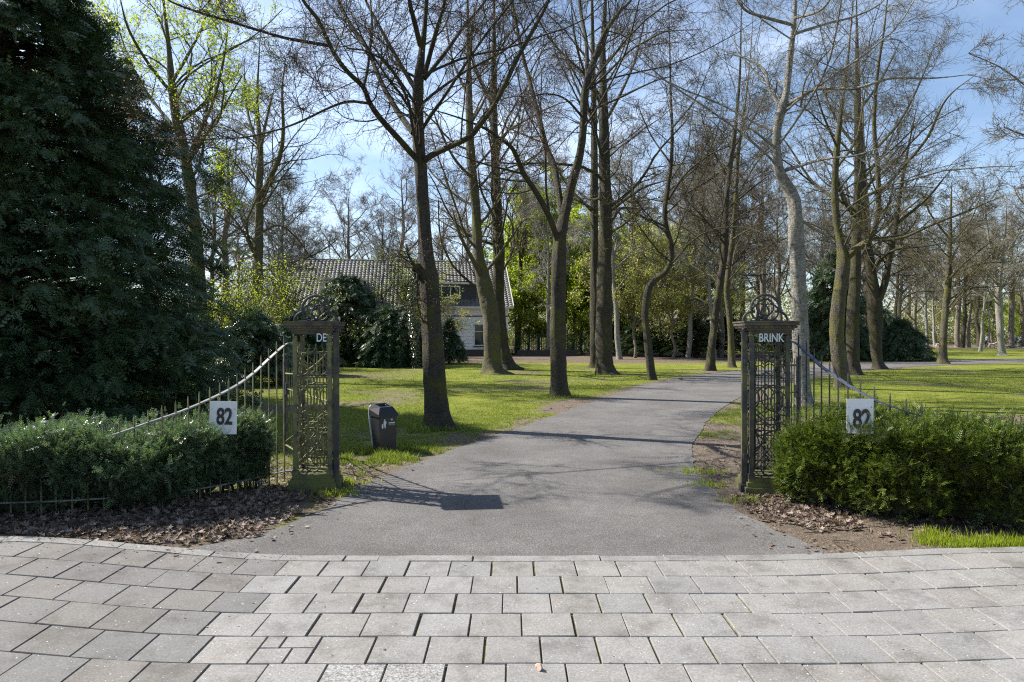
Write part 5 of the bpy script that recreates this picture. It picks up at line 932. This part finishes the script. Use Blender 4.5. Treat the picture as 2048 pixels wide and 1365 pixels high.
def dog(label, x_, y_, rz, s=1.0):
    J = [(0, 0, .42, .10), (0, -.22, .45, .12), (0, -.40, .55, .07), (0, -.50, .66, .07), (0, -.62, .63, .04), (0, .22, .44, .09), (0, .42, .56, .02), (-.07, -.24, .32, .05), (-.07, -.22, .17, .03), (-.07, -.25, .02, .03), (.07, -.24, .32, .05), (.07, -.22, .17, .03), (.07, -.25, .02, .03), (-.07, .22, .33, .06), (-.07, .30, .18, .032), (-.07, .25, .02, .03), (.07, .22, .33, .06), (.07, .30, .18, .032), (.07, .25, .02, .03), (-.05, -.48, .74, .02), (.05, -.48, .74, .02)]
    E = [(0, 1), (1, 2), (2, 3), (3, 4), (0, 5), (5, 6), (1, 7), (7, 8), (8, 9), (1, 10), (10, 11), (11, 12), (5, 13), (13, 14), (14, 15), (5, 16), (16, 17), (17, 18), (3, 19), (3, 20)]
    me = bpy.data.meshes.new('dog'); me.from_pydata([j[:3] for j in J], E, []); o = bpy.data.objects.new('dog', me); COL.objects.link(o); o.modifiers.new('skin', 'SKIN'); o.modifiers.new('sub', 'SUBSURF').levels=1
    for i, j in enumerate(J): me.skin_vertices[0].data[i].radius=(j[3],)*2
    me.skin_vertices[0].data[0].use_root=True; me.materials.append(M_fur); o.location=(x_, y_, 0); o.rotation_euler=(0, 0, rz); o.scale=(s,)*3; tag(o, label, 'dog')
YP = 86
fx = lambda px, Y: (px-1024)/F*Y
person('person in a pale top standing with a bicycle beside the far lamp post', fx(1973, YP), YP, 1.4, (.5, .52, .55), (.03, .03, .035))
bicycle('bicycle held by the person in the pale top near the lamp post', fx(1970, YP), YP-.45, 1.5)
person('person in dark clothing at the right edge beside a bicycle', fx(2031, YP+1), YP+1, 1.2, (.02, .04, .09), (.02, .02, .03)); bicycle('bicycle beside the person in dark clothing at the right edge', fx(2028, YP), YP+.4, 1.4)
person('person in grey clothing at the far right edge of the view', fx(2041, YP), YP, 1.8, (.25, .3, .28), (.03, .04, .05)); bicycle('bicycle of the person in grey at the far right edge', fx(2042, YP), YP-.5, 1.7)
dog('tan dog standing beside the lamp post', fx(1984, YP-2), YP-2, 1.3, 1.2); dog('pale dog alone on the far side of the right lawn', fx(1877, YP-1), YP-1, 1.5, 1.1)

# pale shell on the front paving
g = Geo(); sx_, sy_ = G(1077, 1352); a = np.linspace(0, 1, 16); g.tubes(np.c_[.004*np.sin(a*9), a*.045-.012, .016-.006*a], np.abs(.016*(1-a)**.8*(1+.14*np.sin(a*38)))+.001, 12, cap=True)
o = g.build('shell', M_shell, None, True); o.location=(sx_, sy_, .024); tag(o, 'small pale spiral shell lying on the front paving', 'shell')

# ---------------------------------------------------------------- light, sky, camera
el, azx = math.radians(44), (-.94, .34)
az = math.atan2(azx[0], azx[1])       # clockwise from +Y (negative = left)
w = bpy.data.worlds.new('World'); sc.world = w; w.use_nodes = True; nt = w.node_tree; bg = nt.nodes['Background']
sky = nt.nodes.new('ShaderNodeTexSky'); sky.sky_type='NISHITA'; sky.sun_disc=False; sky.sun_elevation=el; sky.sun_rotation=az; sky.altitude=0; sky.air_density=1.0; sky.dust_density=.8; sky.ozone_density=2.4
tc = nt.nodes.new('ShaderNodeTexCoord'); mp = nt.nodes.new('ShaderNodeMapping'); mp.inputs['Scale'].default_value=(1.3, 1.3, 3.2); mp.inputs['Location'].default_value=(.3, 1.7, .2); nt.links.new(tc.outputs['Generated'], mp.inputs[0])
n1 = noise(nt, 2.1, 9, .62, mp.outputs[0], .35)
cm = ramp(nt, n1, [(.42, (.05, .05, .05)), (.60, (.30, .30, .30)), (.78, (.85, .85, .85))])
dt = N(nt, 'ShaderNodeVectorMath', operation='DOT_PRODUCT'); nt.links.new(tc.outputs['Generated'], dt.inputs[0]); dt.inputs[1].default_value=Vector((-.30, .93, .20)).normalized()
cm = mth(nt, 'MULTIPLY', N(nt, 'ShaderNodeRGBToBW').outputs[0], 1.0) if False else cm
dm_ = ramp(nt, dt.outputs['Value'], [(.55, (.22, .22, .22)), (.80, (.6, .6, .6)), (.97, (1, 1, 1))]); cm = mix(nt, 1.0, cm, dm_, 'MULTIPLY')
cc = mix(nt, cm, sky.outputs[0], (9.2, 10.4, 12.2)); nt.links.new(cc, bg.inputs[0]); bg.inputs[1].default_value=.09
L = bpy.data.lights.new('sun', 'SUN'); L.energy=5.0; L.angle=math.radians(.53); L.color=(1, .95, .88); so = bpy.data.objects.new('sun', L); COL.objects.link(so)
sd = Vector((azx[0]*math.cos(el), azx[1]*math.cos(el), math.sin(el))).normalized(); so.rotation_euler = sd.to_track_quat('Z', 'Y').to_euler()
cam = bpy.data.cameras.new('cam'); cam.lens=36*F/2048; cam.sensor_width=36; cam.clip_end=3000; co = bpy.data.objects.new('camera', cam); COL.objects.link(co); co.location=(0, 0, CH); co.rotation_euler=(math.radians(90)-math.atan(12.5/F), 0, 0); sc.camera=co
vs = sc.view_settings; vs.view_transform='Standard'; vs.look='None'; vs.exposure=1.12; vs.gamma=1; vs.use_curve_mapping=False
